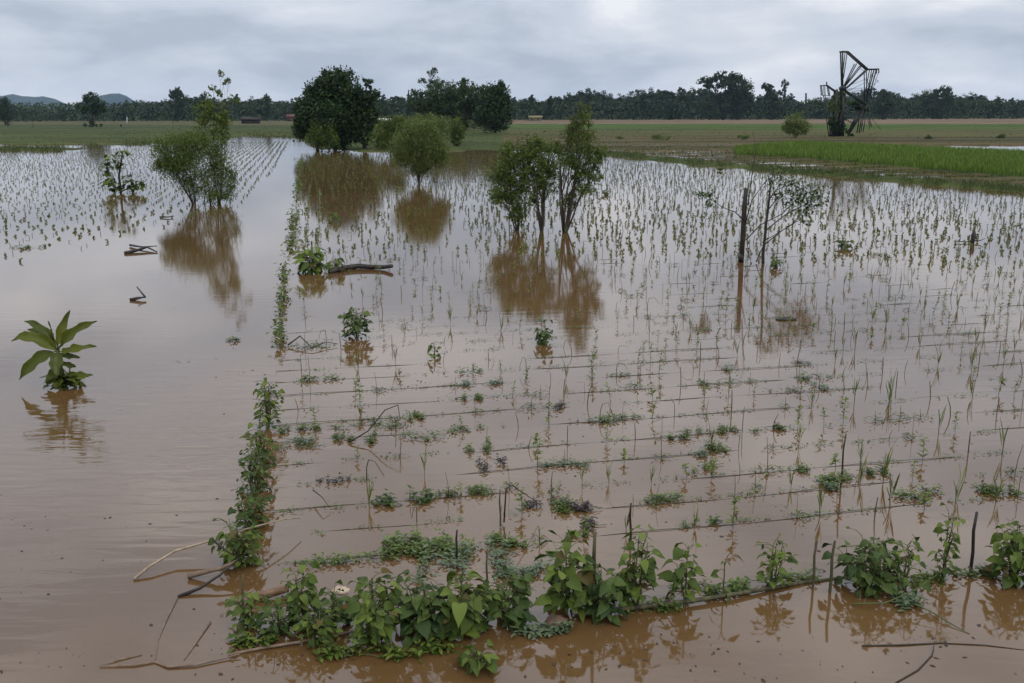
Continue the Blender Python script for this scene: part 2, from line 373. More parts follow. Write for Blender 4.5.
# ---------------------------------------------------------------- hills
def hill(x0, x1, peaks, Y, name='hill'):
    mb = MB(); xs = np.linspace(x0, x1, 60); k = 9; V = []
    for x in xs:
        hgt = sum(a*math.exp(-((x-c)/w_)**2) for c, a, w_ in peaks)+3.5*math.sin(x*.021+1)+2.6*math.sin(x*.047)+1.6*math.sin(x*.11)
        e = min(1, (x-x0)/60, (x1-x)/60); hgt = max(hgt*max(e, 0), 0)
        for j in range(k):
            t = j/(k-1); V.append((x, Y-250+500*t, hgt*math.sin(PI*t)+(.8*math.sin(x*.21+j*3) if 0 < j < k-1 else -.5)))
    Q = [(i*k+j, (i+1)*k+j, (i+1)*k+j+1, i*k+j+1) for i in range(59) for j in range(k-1)]
    mb.add(V, Q); o = mb.build(name, M['hillm'], None, True); o['kind'] = 'structure'
M['hillm'] = simple('hill_forest', (.012, .022, .012), (.03, .048, .026), .05, .9, .1)
def hx(px, Y): return (px-512)*Y/(F/math.cos(PITCH))
Yh = 3600; s_ = Yh/F
hill(hx(-90, Yh), hx(160, Yh), [(hx(33, Yh), 14*s_, 19*s_), (hx(54, Yh), 10*s_, 14*s_), (hx(12, Yh), 11*s_, 14*s_), (hx(108, Yh), 15*s_, 20*s_), (hx(124, Yh), 10*s_, 12*s_), (hx(80, Yh), 7*s_, 20*s_), (hx(-30, Yh), 9*s_, 40*s_)], Yh)
hill(hx(330, Yh+300), hx(780, Yh+300), [(hx(480, Yh), 8*s_, 70*s_)], Yh+300)

# ---------------------------------------------------------------- trees and bushes
def crown(mb, lobes, n, L_, W_, clump=.28, seedz=0, dirup=0.0, inner=.35):
    """lobes: (x,y,z,rx,ry,rz) metres; leaves gather in clumps through and over each lobe"""
    vol = np.array([l[3]*l[5] for l in lobes]); vol = vol/vol.sum()
    for l, f in zip(lobes, vol):
        m = max(20, int(n*f)); nc = max(6, int(m/34))
        d = rng.normal(size=(nc, 3)); d /= np.linalg.norm(d, axis=1, keepdims=True)
        rad = np.where(rng.random(nc) < inner, rng.uniform(.2, .8, nc), rng.uniform(.72, 1.06, nc))
        d *= rad[:, None]
        cc = np.array(l[:3])+d*np.array(l[3:6]); cs = rng.uniform(.6, 1.7, nc)*clump*(l[3]+l[5])/2
        k = rng.integers(0, nc, m); C = cc[k]+np.clip(rng.normal(size=(m, 3)), -1.7, 1.7)*cs[k][:, None]*.55
        C[:, 2] = np.maximum(C[:, 2], .02)
        tone = rng.normal(0, .16, nc)
        D = None
        if dirup:
            D = rng.normal(size=(m, 3)); D[:, 2] += dirup; D[:, :2] += d[k][:, :2]*dirup*.8
        mb.leaves(C, L_, W_, D, np.clip(rng.uniform(.2, .75, m)+tone[k], 0, 1))
def limbs(mb, base, lobes, r0, n_side=3, bend=.3, sides=5, twigs=True):
    base = Vector(base)
    for l in lobes:
        c = Vector(l[:3]); v = c-base
        mid = base+v*.45+Vector((-v.x*bend*.6+ru(-.08, .08)*v.length, ru(-.08, .08)*v.length, v.z*.12))
        mb.tube([base, base+(mid-base)*.5+Vector((ru(-1, 1), ru(-1, 1), 0))*.02*v.length, mid, mid+(c-mid)*.5, c], [r0, r0*.85, r0*.62, r0*.4, r0*.15], sides)
        for k in range(n_side):
            t = ru(.35, .95); p = base+(mid-base)*min(1, t*2) if t < .5 else mid+(c-mid)*(t-.5)*2
            q = c+Vector((ru(-1, 1)*l[3], ru(-1, 1)*l[4], ru(-.8, 1)*l[5]))*.85
            e = (p+q)/2+Vector((ru(-.1, .1), ru(-.1, .1), ru(-.02, .15)))*v.length*.5
            mb.tube([p, e, q], [r0*.32, r0*.2, r0*.06], 4)
def plant_tree(name, label, cat, px, py, lobes_px, leaf, n, m, r0, bases=None, group=None, clump=.28, sides=3, dirup=0, depth=.9, trunkm='bark', bz=0.0, inner=.35, bend=.3):
    p = P(px, py); s = mpp(p); e = empty(name, (p.x, p.y, bz), label, cat, group)
    lobes = []
    for (x, y, rx, ry) in lobes_px:
        c = at3(x, y, p.y); lobes.append((c.x-p.x, ru(-.45, .45)*rx*s*depth, max(c.z, .02), rx*s, rx*s*depth, ry*s))
    tb = MB()
    bs = bases or [(px, None)]
    for k, l in enumerate(lobes):
        bx = min(bs, key=lambda b: abs(b[0]-(px+l[0]/s)) if b[1] is None else abs(k-b[1]))[0]
        b0 = ((bx-px)*s, ru(-.1, .1)*depth, -.2); limbs(tb, b0, [l], r0*.72, sides, bend)
    tb.build('trunk', M[trunkm], e, True)
    cbm = MB(); crown(cbm, lobes, n, leaf[0], leaf[1], clump, 0, dirup, inner); cbm.build('crown', M[m], e)
    return e

# far wood: individual trees, a few crown shapes shared
def far_tree_meshes():
    out = []
    for k in range(9):
        h = 1.0; tb = MB(); cbm = MB()
        if k < 5:     # broad
            lobes = [(ru(-.26, .26), ru(-.2, .2), ru(.35, .72), ru(.2, .32), ru(.18, .28), ru(.16, .24)) for _ in range(8)]+[(0, 0, .8, .2, .2, .14), (ru(-.1, .1), 0, .3, .34, .3, .26)]
        elif k < 7:   # tall narrow
            lobes = [(ru(-.06, .06), ru(-.06, .06), .25+.65*i/6, .17-.012*i, .16, .12) for i in range(7)]
        elif k == 7:  # umbrella crown
            lobes = [(ru(-.42, .42), ru(-.3, .3), ru(.72, .88), .2, .2, .1) for _ in range(9)]+[(0, 0, .85, .3, .3, .12), (.25, 0, .5, .25, .2, .3), (.3, 0, .7, .22, .2, .2), (-.1, 0, .3, .35, .2, .25)]
        else:         # open, feathered
            lobes = [(ru(-.3, .3), ru(-.2, .2), ru(.45, .92), .12, .12, .09) for _ in range(8)]+[(0, 0, .22, .3, .2, .2)]
        limbs(tb, (0, 0, -.02), lobes[:6], .022, 1, .2, 4)
        crown(cbm, lobes, 7000 if k == 7 else 5200, .04, .034, .2 if k == 7 else .26)
        out.append((tb.mesh('trunk', M['bark']), cbm.mesh('crown', M['wood'])))
    return out
FT = far_tree_meshes()
def far_tree(px, dist, hpx, k, label=None, group='trees of the far wood', name='wood_tree', wf=1.0, basepx=None):
    x = (px-512)/(F/math.cos(PITCH))*dist; hgt = hpx*dist/F
    e = empty(name, (x, dist, 0), label or 'dark green tree standing among the others in the far line of trees', 'tree', group, ru(-.5, .5))
    for nm, me in zip(('trunk', 'crown'), FT[k]):
        o = bpy.data.objects.new(nm, me); COL.objects.link(o); o.parent = e; o.scale = (hgt*wf, hgt*wf, hgt)
    return e
# skyline height (px above the base) along the picture, read off the photograph
SKYL = [(-150, 102), (0, 104.5), (60, 106), (90, 105), (115, 105), (140, 101), (155, 97), (180, 93), (200, 95), (225, 97), (250, 98), (300, 98), (380, 95), (450, 96), (512, 96), (545, 97), (560, 95), (580, 90), (600, 92), (620, 95), (650, 90), (690, 88), (760, 94), (775, 88), (790, 98), (800, 103), (830, 98), (860, 92), (880, 91), (900, 94), (930, 93), (960, 95), (990, 98), (1024, 97), (1200, 95)]
def wobble(px): return 3*math.sin(px*.11)+2.5*math.sin(px*.047+1)
x = -150.0
cnt = 0
while x < 1190:
    d = ru(470, 540); hp = (119.5-float(ip(x, SKYL)))*ru(.82, 1.1)+wobble(x)*.35
    far_tree(x, d, hp, random.choice([0, 1, 2, 3, 4, 0, 1, 2, 5, 6, 8]), wf=ru(.9, 1.4)); x += ru(7.5, 12); cnt += 1
x = -150.0
while x < 1190:
    d = ru(560, 640); hp = (119.5-float(ip(x, SKYL)))*ru(.78, .98)
    far_tree(x, d, hp, random.choice([0, 1, 2, 3, 4, 5, 8]), wf=ru(1.2, 1.7)); x += ru(13, 19); cnt += 1
# dense undergrowth of the wood, one mass
mb = MB()
n = 70000; az = rng.uniform(-.66, .66, n); dd = rng.uniform(455, 660, n)
C = np.stack([np.tan(az)*dd, dd, rng.uniform(0, 1, n)**1.3*9], -1); mb.leaves(C, 1.2, .95)
tag(mb.build('wood_undergrowth', M['wood']), 'dark mass of undergrowth filling the far wood', 'undergrowth', None, 'stuff')
# standout trees of the wood
far_tree(724, 440, 46, 7, 'tall tree with two domed dark crowns rising over the right wood', None, wf=.95)
far_tree(738, 450, 46, 1, 'broad round dark tree close beside the domed umbrella tree', None, wf=.75)
far_tree(774, 440, 41, 8, 'open crowned tree rising between the domed tree and the wheel wreck', None, wf=.8)
far_tree(943, 455, 32, 7, 'flat topped tree above the wood right of the wheel wreck', None, wf=.55)
far_tree(884, 440, 31, 1, 'rounded dark tree directly behind the wheel wreck', None, wf=.9)
far_tree(5, 300, 30, 3, 'dark tree at the left edge standing alone before the wood', None, wf=.6)
far_tree(178, 430, 33, 7, 'flat crowned tree rising over the left wood', None, wf=.6)
far_tree(205, 420, 30, 0, 'round tree in the left wood behind the thin sapling', None, wf=.7)
far_tree(268, 430, 26, 5, 'narrow tree in the left wood beside the red roof', None, wf=.7)
far_tree(387, 330, 27, 8, 'feathery tree behind the pale building', None, wf=.9)
far_tree(410, 300, 32, 5, 'thin dark cypress like tree in the gap between the two big groves', None, wf=.35)
# lone tree in the left pasture with dark hedge at its base
plant_tree('pasture_tree', 'lone round tree in the left pasture with dark thicket under it', 'tree', 92, 127.5, [(90, 102, 11, 8), (84, 107, 9, 7), (98, 106, 9, 7), (92, 97, 7, 5), (93, 124, 8, 4), (101, 110, 6, 4)], (.5, .35), 2600, 'treedark', .25)

# big tree on the shore
plant_tree('broadleaf_tree', 'large dark dense tree at the head of the channel', 'tree', 340, 150,
    [(338, 88, 20, 16), (322, 98, 16, 14), (352, 98, 16, 14), (366, 108, 10, 14), (330, 115, 26, 18), (350, 122, 22, 18), (309, 108, 12, 14), (305, 128, 10, 14), (364, 130, 9, 14), (330, 80, 9, 7), (345, 78, 9, 7), (335, 137, 20, 9), (372, 100, 4, 5), (367, 84, 5, 5), (375, 118, 5, 8), (313, 92, 8, 7), (372, 95, 7, 6), (326, 76, 7, 5), (336, 71, 5, 4), (302, 118, 6, 9)],
    (.26, .19), 26000, 'treedark', .16, bases=[(318, None), (335, None), (364, None)], clump=.3, inner=.3)
plant_tree('round_shrub', 'olive green round shrub against the left foot of the large dark tree', 'shrub', 322, 151,
    [(323, 131, 12, 12), (318, 139, 10, 8), (328, 140, 10, 8)], (.2, .09), 4000, 'bush', .05, clump=.3)
# second grove
plant_tree('broadleaf_tree', 'wide dark grove tree with rounded top right of the pale shrubs', 'tree', 450, 131,
    [(452, 96, 20, 14), (432, 102, 14, 12), (470, 98, 16, 14), (440, 88, 12, 8), (425, 110, 12, 10), (455, 112, 22, 12), (462, 86, 12, 7), (478, 110, 12, 16), (418, 100, 9, 10), (444, 100, 20, 14), (484, 96, 10, 12), (466, 118, 16, 10), (436, 118, 14, 9)],
    (.34, .25), 22000, 'treemid', .2, bases=[(440, None), (465, None)], clump=.22)
plant_tree('broadleaf_tree', 'dark oval tree at the right end of the grove', 'tree', 495, 134,
    [(494, 96, 14, 12), (493, 112, 16, 18), (500, 120, 10, 12), (484, 118, 9, 12), (497, 89, 9, 7), (505, 106, 7, 14)],
    (.32, .23), 11000, 'treedark', .2, clump=.25)
plant_tree('tall_thin_tree', 'tall tuft topped tree poking above the grove', 'tree', 428, 128,
    [(432, 72, 5, 4), (424, 82, 5, 3), (434, 80, 4, 4), (429, 90, 4, 4)], (.34, .25), 900, 'treedark', .16, clump=.45)
# pale feathery shrubs in mid field
plant_tree('feathery_shrub', 'pale green feathery round shrub standing in the water left of centre', 'shrub', 419, 183,
    [(420, 140, 18, 13), (407, 148, 14, 12), (434, 147, 14, 13), (420, 155, 20, 12), (413, 130, 10, 7), (430, 130, 10, 7), (440, 158, 8, 9), (402, 158, 8, 8), (420, 168, 9, 9)], (.15, .035), 19000, 'bushpale', .028, clump=.5, dirup=1.0, sides=4, inner=.5)
plant_tree('feathery_shrub', 'brownish loose shrub between the large dark tree and the feathery round one', 'shrub', 390, 156,
    [(386, 128, 12, 10), (395, 136, 12, 10), (380, 140, 9, 10), (398, 123, 8, 7), (390, 146, 9, 8)], (.22, .07), 5000, 'bush', .04, clump=.34, dirup=.8)
plant_tree('feathery_shrub', 'low pale shrub on the shore behind the feathery round one', 'shrub', 428, 141,
    [(420, 122, 12, 7), (432, 124, 12, 8), (440, 130, 9, 8), (413, 130, 9, 8), (400, 124, 10, 7), (444, 122, 8, 5)], (.26, .10), 8000, 'bushpale', .05, clump=.34)
plant_tree('feathery_shrub', 'small upright shrub in front of the grove', 'shrub', 456, 147.5,
    [(456, 127, 8, 8), (452, 134, 6, 7), (460, 134, 6, 7), (456, 141, 5, 5)], (.2, .08), 2800, 'bush', .04, clump=.34)
plant_tree('feathery_shrub', 'pale round shrub in the dry field left of the wheel wreck', 'shrub', 795, 138.5,
    [(795, 122, 10, 7), (788, 127, 7, 6), (803, 127, 7, 7), (796, 131, 9, 5)], (.3, .1), 3400, 'bushpale', .06, clump=.34)
# left channel bush and sapling
plant_tree('leaning_bush', 'wide leaning green bush standing in the left channel', 'bush', 203, 204,
    [(180, 150, 20, 13), (200, 146, 20, 12), (165, 158, 12, 9), (215, 152, 14, 12), (190, 162, 20, 10), (222, 168, 12, 12), (178, 172, 14, 8), (228, 186, 8, 10), (205, 178, 16, 12), (170, 165, 12, 8), (215, 195, 12, 7), (190, 140, 22, 9), (158, 148, 10, 8), (192, 188, 12, 8), (178, 162, 16, 9), (160, 166, 8, 7), (186, 180, 10, 7), (226, 196, 8, 5), (232, 176, 6, 8)],
    (.10, .03), 17000, 'bush', .026, bases=[(195, None), (203, None), (210, None)], clump=.5, dirup=.5, sides=5, inner=.55, bend=.15)
plant_tree('tall_sapling', 'tall thin sapling with sparse top leaves behind the leaning bush', 'sapling', 219, 203,
    [(219, 74, 4, 4), (227, 82, 5, 3), (213, 88, 4, 3), (221, 95, 5, 4), (207, 102, 8, 6), (214, 112, 14, 9), (226, 120, 10, 9), (205, 122, 10, 8), (220, 135, 8, 8), (232, 100, 6, 3)],
    (.13, .06), 1500, 'bush', .022, clump=.5, sides=3, bend=-.1)
# the three centre trees
plant_tree('small_tree', 'middle one of three slim trees standing together in the water', 'tree', 542, 231,
    [(540, 150, 20, 12), (525, 158, 14, 12), (550, 166, 14, 14), (536, 175, 14, 12), (556, 150, 10, 9), (530, 142, 12, 8), (546, 182, 14, 12), (534, 198, 11, 10)],
    (.09, .035), 5200, 'bush', .046, clump=.34, sides=6, inner=.5, bend=.35)
plant_tree('small_tree', 'left dense bushy tree of the three standing together in the water', 'tree', 522, 230,
    [(512, 160, 16, 14), (502, 178, 13, 13), (510, 196, 14, 12), (522, 180, 12, 14), (498, 195, 9, 9), (518, 212, 12, 9), (508, 148, 9, 6)],
    (.09, .035), 6500, 'bush', .034, bases=[(518, None), (527, None)], clump=.45, sides=6, inner=.5, bend=.3)
plant_tree('small_tree', 'right tall tree with pale feathery top of the three in the water', 'tree', 564, 232,
    [(578, 118, 10, 9), (584, 132, 13, 11), (588, 147, 15, 10), (572, 135, 10, 10), (590, 160, 12, 10), (577, 172, 10, 10), (592, 176, 10, 8), (583, 106, 6, 5), (572, 158, 14, 12), (584, 190, 11, 11), (570, 200, 9, 10), (598, 160, 7, 7)],
    (.09, .03), 6800, 'bush', .042, clump=.36, sides=6, dirup=.6, inner=.5, bend=.25)
mb = MB(); p = P(509, 223); s = mpp(p)
e = empty('lone_shoot', (p.x, p.y, 0), 'thin bare stem left of the three slim trees', 'stem')
e2 = MB(); e2.tube([(0, 0, -.1), (.02, 0, .5), (-.01, 0, 1.1)], [.018, .014, .006], 5); e2.build('stem', M['bark'], e)

# ---------------------------------------------------------------- broad leaved plants
def broad_plant(name, label, cat, px, py, pytop, rpx, n, leaf, m='bean', shape='heart', stems=4, group=None, low=True, lean=0.0, stemm='greenstem'):
    leaf *= .74 if shape == 'heart' else 1
    p = P(px, py); s = mpp(p); h = max(top(p, pytop), .05); r = rpx*s
    e = empty(name, (p.x, p.y, 0), label, cat, group); tb, lb = MB(), MB()
    ends = []
    for k in range(stems):
        a = ru(0, 2*PI) ; rr = r*ru(.15, .8); hh = h*(1.0 if k == 0 else ru(.45, .95))
        if k == 0: rr = abs(lean)*r; a = 0 if lean > 0 else PI
        pts = []
        for i in range(6):
            t = i/5; pts.append(Vector((math.cos(a)*rr*t**1.3+ru(-.01, .01), math.sin(a)*rr*t**1.3+ru(-.01, .01), -.12+(hh+.12)*(t*(1.25-.25*t)))))
        tb.tube(pts, [.007, .0065, .006, .005, .004, .003], 5); ends.append(pts)
    for k in range(int(n*(2.1 if shape == 'heart' else 1.1))):
        st = random.choice(ends); t = ru(.25, 1.0) if low else ru(.45, 1.0)
        i = min(int(t*5), 4); q = st[i].lerp(st[i+1], t*5-i); a = ru(0, 2*PI)
        out = Vector((math.cos(a), math.sin(a), 0)); pl = ru(.25, 1.0)*min(r*.55, .16)+.02
        b = q+out*pl+Vector((0, 0, ru(0, .06)))
        if b.z < .03: b.z = ru(.03, .08)
        tb.tube([q, (q+b)/2+Vector((0, 0, .015)), b], [.0028, .0024, .002], 4)
        d = out+Vector((0, 0, ru(-.55, .25))); l = leaf*random.choice((.35, .45, .55, .65, .78, .92))*ru(.9, 1.1)
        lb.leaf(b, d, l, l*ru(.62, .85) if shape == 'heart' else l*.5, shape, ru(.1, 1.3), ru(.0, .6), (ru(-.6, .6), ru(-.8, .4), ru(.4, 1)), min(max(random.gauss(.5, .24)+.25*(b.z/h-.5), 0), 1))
    tb.build('stem', M[stemm], e); lb.build('foliage', M[m], e)
    return e
GB = 'bean plants along the front edge'
BP = [
 ('low spreading bean plant at the front left corner of the flooded plot', 252, 628, 596, 24, 34, .10, 'bean', 5),
 ('leafy bean plant with one raised shoot just right of the corner plant', 305, 625, 562, 22, 60, .11, 'bean', 6),
 ('bean plant with small leaves overlapping the pale scrap of foam', 334, 628, 592, 18, 34, .10, 'beandark', 5),
 ('wide clump of broad bean leaves hanging toward the water right of the foam scrap', 374, 640, 586, 30, 74, .14, 'bean', 7),
 ('dense bean plant with very large hanging leaves left of the upturned leaf shoot', 425, 634, 582, 34, 84, .15, 'beandark', 8),
 ('low bean plant of small leaves in front of the foam scrap', 322, 642, 612, 26, 40, .09, 'bean', 6),
 ('low small leaved bean plant between the corner plant and the raised shoot', 278, 634, 604, 22, 36, .09, 'beandark', 6),
 ('bright topped bean plant in the thick middle of the front hedge', 462, 632, 579, 28, 70, .16, 'bean', 7),
 ('spreading bean plant left of the round stone', 508, 622, 578, 28, 62, .14, 'beandark', 7),
 ('tall bean plant with big pointed leaves standing above the round stone', 566, 612, 540, 26, 52, .19, 'bean', 5),
 ('bushy low bean plant around the brown stake', 600, 616, 572, 24, 56, .14, 'beandark', 6),
 ('tall bean plant with dark rounded leaves right of the brown stake', 636, 606, 532, 22, 58, .14, 'bean', 6),
 ('slender bean plant standing alone with leaves on one stem', 686, 602, 546, 14, 20, .15, 'bean', 3),
 ('sprawling bean plant with thin stems between the leafless stem and the two stakes', 770, 590, 543, 20, 34, .10, 'bean', 5),
 ('big rounded bean clump right of the two leaning stakes', 868, 590, 538, 36, 84, .125, 'beandark', 9),
 ('bean plant joined to the right side of the big rounded clump', 904, 588, 545, 24, 40, .12, 'bean', 6),
 ('upright yellow green shoot left of the dark bare stake', 942, 577, 516, 12, 30, .09, 'bean', 5),
 ('large bean clump cut by the right edge of the picture', 1012, 580, 524, 26, 85, .13, 'bean', 8),
]
for (lab, px, py, pt, rp, n, lf, m, st) in BP:
    broad_plant('bean_plant', lab, 'bean plant', px, py, pt, rp, n, lf, m, 'heart', st, GB)
broad_plant('bean_plant', 'small bright cluster of leaves floating in front of the hedge', 'bean plant', 476, 668, 652, 17, 26, .10, 'bean', 'heart', 4, GB)
broad_plant('single_stem_plant', 'single thin stem with few folded leaves between two bean plants', 'plant', 724, 598, 556, 5, 6, .09, 'bean', 'lance', 1)
# vine row up the left edge
VN = [
 ('lowest thick clump of the climbing bean row by the long pale cane', 240, 566, 520, 22, 74, .10, 'bean', 7),
 ('climbing bean clump above the lowest one in the left row', 250, 528, 486, 20, 62, .10, 'beandark', 6),
 ('dark climbing bean clump halfway along the left row', 256, 492, 452, 18, 56, .10, 'beandark', 6),
 ('climbing bean clump with a pale shoot to its left', 262, 462, 418, 17, 48, .10, 'bean', 5),
 ('farthest climbing bean clump of the near left row with a hanging brown leaf', 268, 428, 378, 17, 66, .10, 'bean', 7)]
for (lab, px, py, pt, rp, n, lf, m, st) in VN:
    broad_plant('climbing_bean', lab, 'climbing bean', px, py, pt, rp, n, lf, m, 'heart', st, 'climbing beans on the left row')
def vine_row(label, pa, pb, wpx, hz, n, leaf, m='bean'):
    a = P(*pa); b = P(*pb); e = empty('vine_row', (a.x, a.y, 0), label, 'vine row'); tb, lb = MB(), MB()
    d = b-a; tb.tube([Vector((0, 0, .03))+d*t+Vector((ru(-.03, .03), 0, ru(-.01, hz*.5))) for t in np.linspace(0, 1, 22)], .006, 4)
    w_ = wpx*mpp((a+b)/2)
    dens = [max(.05, .5+.5*math.sin(t*17)+.4*math.sin(t*41+1)) for t in np.linspace(0, 1, 100)]
    for k in range(n):
        t = random.choices(range(100), dens)[0]/100; q = d*t+Vector((random.gauss(0, .5)*w_, random.gauss(0, .5)*w_, abs(random.gauss(0, .6))*hz+.01))
        a_ = ru(0, 6.28); lb.leaf(q, (math.cos(a_), math.sin(a_), ru(-.4, .3)), leaf*ru(.6, 1.2), leaf*.7, 'oval', ru(.1, .8), .3)
    tb.build('stem', M['greenstem'], e); lb.build('foliage', M[m], e)
vine_row('narrow row of vine leaves in line above the near climbing beans', (279, 348), (285, 266), 5, .22, 330, .08)
vine_row('long thin green vine row running away toward the large dark tree', (291, 252), (301, 160), 3.5, .2, 900, .11)
vine_row('faint weedy row just right of the long thin vine row', (306, 245), (310, 185), 1.6, .12, 160, .08, 'sprout')
vine_row('second faint weedy row right of the long vine row', (318, 245), (320, 190), 1.6, .12, 160, .08, 'sprout')
# mid field clumps
broad_plant('leafy_plant', 'bright leafy clump at the left end of the dark floating log', 'plant', 312, 273, 247, 17, 120, .26, 'bean', 'lance', 10)
broad_plant('leafy_plant', 'small sprouts leaning on the middle of the dark floating log', 'plant', 336, 271, 258, 9, 45, .2, 'bean', 'lance', 5)
broad_plant('leafy_plant', 'bushy clump with one tall sprig standing below the floating log', 'plant', 357, 338, 310, 18, 62, .15, 'beandark', 'heart', 7)
broad_plant('leafy_plant', 'small two leaved sprout right of the clump with the tall sprig', 'plant', 434, 357, 342, 6, 9, .12, 'bean', 'heart', 2)
broad_plant('leafy_plant', 'dark leafy plant standing below the reflection of the three trees', 'plant', 545, 343, 320, 9, 26, .15, 'beandark', 'heart', 4)
broad_plant('leafy_plant', 'round green tuft near the reflection of the large dark tree', 'plant', 333, 222, 211, 8, 30, .22, 'bean', 'lance', 6)
broad_plant('leafy_plant', 'small round dark tuft far out right of the two posts', 'plant', 844, 249, 240, 6, 22, .18, 'beandark', 'heart', 5)
broad_plant('leafy_plant', 'small dark tuft at the foot of the leaning sapling', 'plant', 776, 268, 260, 7, 22, .14, 'beandark', 'heart', 5)
broad_plant('leafy_plant', 'little dark tuft alone in the field right of the three trees', 'plant', 606, 195, 190, 4, 14, .2, 'beandark', 'heart', 4)
broad_plant('leafy_plant', 'few leaves dangling over the far end of the floating log', 'plant', 361, 269, 259, 3, 7, .14, 'bean', 'lance', 2)

# big leaved plant in the left channel, leaf by leaf
def big_leaf_plant():
    p = P(62, 386); s = mpp(p); e = empty('large_leaved_plant', (p.x, p.y, 0), 'large leaved plant standing alone in the left channel', 'plant')
    tb, lb = MB(), MB()
    def q(x, y, dy=0): return at3(x, y, p.y+dy)-p
    a = q(57, 350)
    tb.tube([(0.02, 0, -.2), q(62, 378), q(60, 364), a], [.034, .03, .026, .018], 8)
    tb.tube([q(66, 384, .03), q(69, 375, .03), q(70, 368, .03)], [.012, .01, .006], 6)
    specs = [((57, 350), (35, 331), (11, 341), .12, -.1), ((56, 348), (42, 325), (24, 321), .09, .1), ((57, 346), (50, 330), (28, 330), .10, .12), ((58, 345), (60, 330), (70, 310), .085, .1), ((60, 346), (72, 330), (97, 321), .10, -.1),
             ((54, 352), (34, 358), (19, 380), .12, -.12), ((58, 352), (56, 362), (57, 376), .13, -.2), ((62, 352), (72, 350), (96, 346), .085, -.1), ((61, 354), (70, 358), (80, 357), .06, -.1),
             ((62, 366), (52, 376), (47, 386), .11, -.15), ((64, 372), (56, 382), (62, 390), .12, -.18), ((68, 374), (80, 378), (93, 375), .08, -.1), ((66, 378), (76, 384), (84, 386), .08, -.15), ((60, 362), (72, 368), (76, 366), .06, .05), ((57, 350), (52, 338), (49, 321), .012, .03), ((58, 352), (64, 340), (67, 333), .012, 0)]
    for b0, m0, t0, w_, dy in specs:
        A, B, C_ = q(*b0), q(*m0, dy*.5), q(*t0, dy); n = 11; Vv = []
        tb.tube([a if b0[1] < 356 else q(62, 368), A], [.008, .006], 4)
        for i in range(n):
            t = i/(n-1); c = A*(1-t)**2+B*2*t*(1-t)+C_*t*t; dv = ((B-A)*(1-t)+(C_-B)*t).normalized()
            sd = dv.cross(Vector((ru(-.05, .05)+math.sin(w_*300+b0[0])*.5, -.7, .6)))
            if sd.length < .1: sd = dv.cross(Vector((1, 0, 0)))
            sd.normalize(); nn = sd.cross(dv).normalized(); w = 1.2*w_*(math.sin(PI*min(t**.8, 1))**.8)*.5*(1+.10*math.sin(t*14+w_*90))+.002
            for f in (-1, -.5, 0, .5, 1): Vv.append(tuple(c+sd*w*f+nn*(abs(f)*w*.55+.022*math.sin(t*15+f*4+w_*200)*abs(f))))
        Q = [(i*5+j, i*5+j+1, (i+1)*5+j+1, (i+1)*5+j) for i in range(n-1) for j in range(4)]
        lb.add(Vv, Q, None, ru(.2, .85))
    for k in range(44):
        b = Vector((ru(-.14, .24), ru(-.14, .1), ru(.01, .16))); a_ = ru(0, 6.28); lb.leaf(b, (math.cos(a_), math.sin(a_), ru(-.2, .3)), .13, .09, 'heart', .5, .3, None, ru(0, .5))
    tb.build('stem', M['greenstem'], e, True); lb.build('foliage', M['bigleaf'], e, True)
big_leaf_plant()
# small big-leaved sapling further out
def leafy_sapling():
    p = P(121, 193); s = mpp(p); e = empty('leafy_sapling', (p.x, p.y, 0), 'short sapling with large leaves in the left field beside the leaning bush', 'sapling')
    tb, lb = MB(), MB()
    def q(x, y, dy=0): return at3(x, y, p.y+dy)-p
    tb.tube([(0, 0, -.2), q(119, 175), q(121, 163), q(123, 151)], [.05, .045, .035, .015], 6)
    tb.tube([(0, 0, .05), q(112, 184), q(107, 176), q(106, 170)], [.03, .025, .02, .01], 5)
    tb.tube([(0, 0, .05), q(129, 188), q(139, 184)], [.03, .02, .01], 5); tb.tube([(0, 0, .05), q(126, 183), q(131, 180)], [.02, .015, .01], 5)
    for (x, y, k, r_) in ((122, 153, 7, 4), (112, 158, 8, 6), (108, 165, 8, 5), (106, 173, 8, 4), (109, 181, 10, 5), (120, 166, 6, 5), (128, 182, 7, 5), (138, 184, 9, 5), (127, 176, 3, 2), (116, 187, 10, 6), (131, 188, 7, 5)):
        for _ in range(k*3):
            c = q(x+ru(-r_, r_), y+ru(-r_, r_)*.7, ru(-.3, .3)); c.z = max(c.z, .05); a_ = ru(0, 6.28); lb.leaf(c, (math.cos(a_), math.sin(a_), ru(-.6, .4)), ru(.2, .32), .17, 'oval', .5, .25)
    tb.build('trunk', M['bark'], e); lb.build('foliage', M['bean'], e)
leafy_sapling()

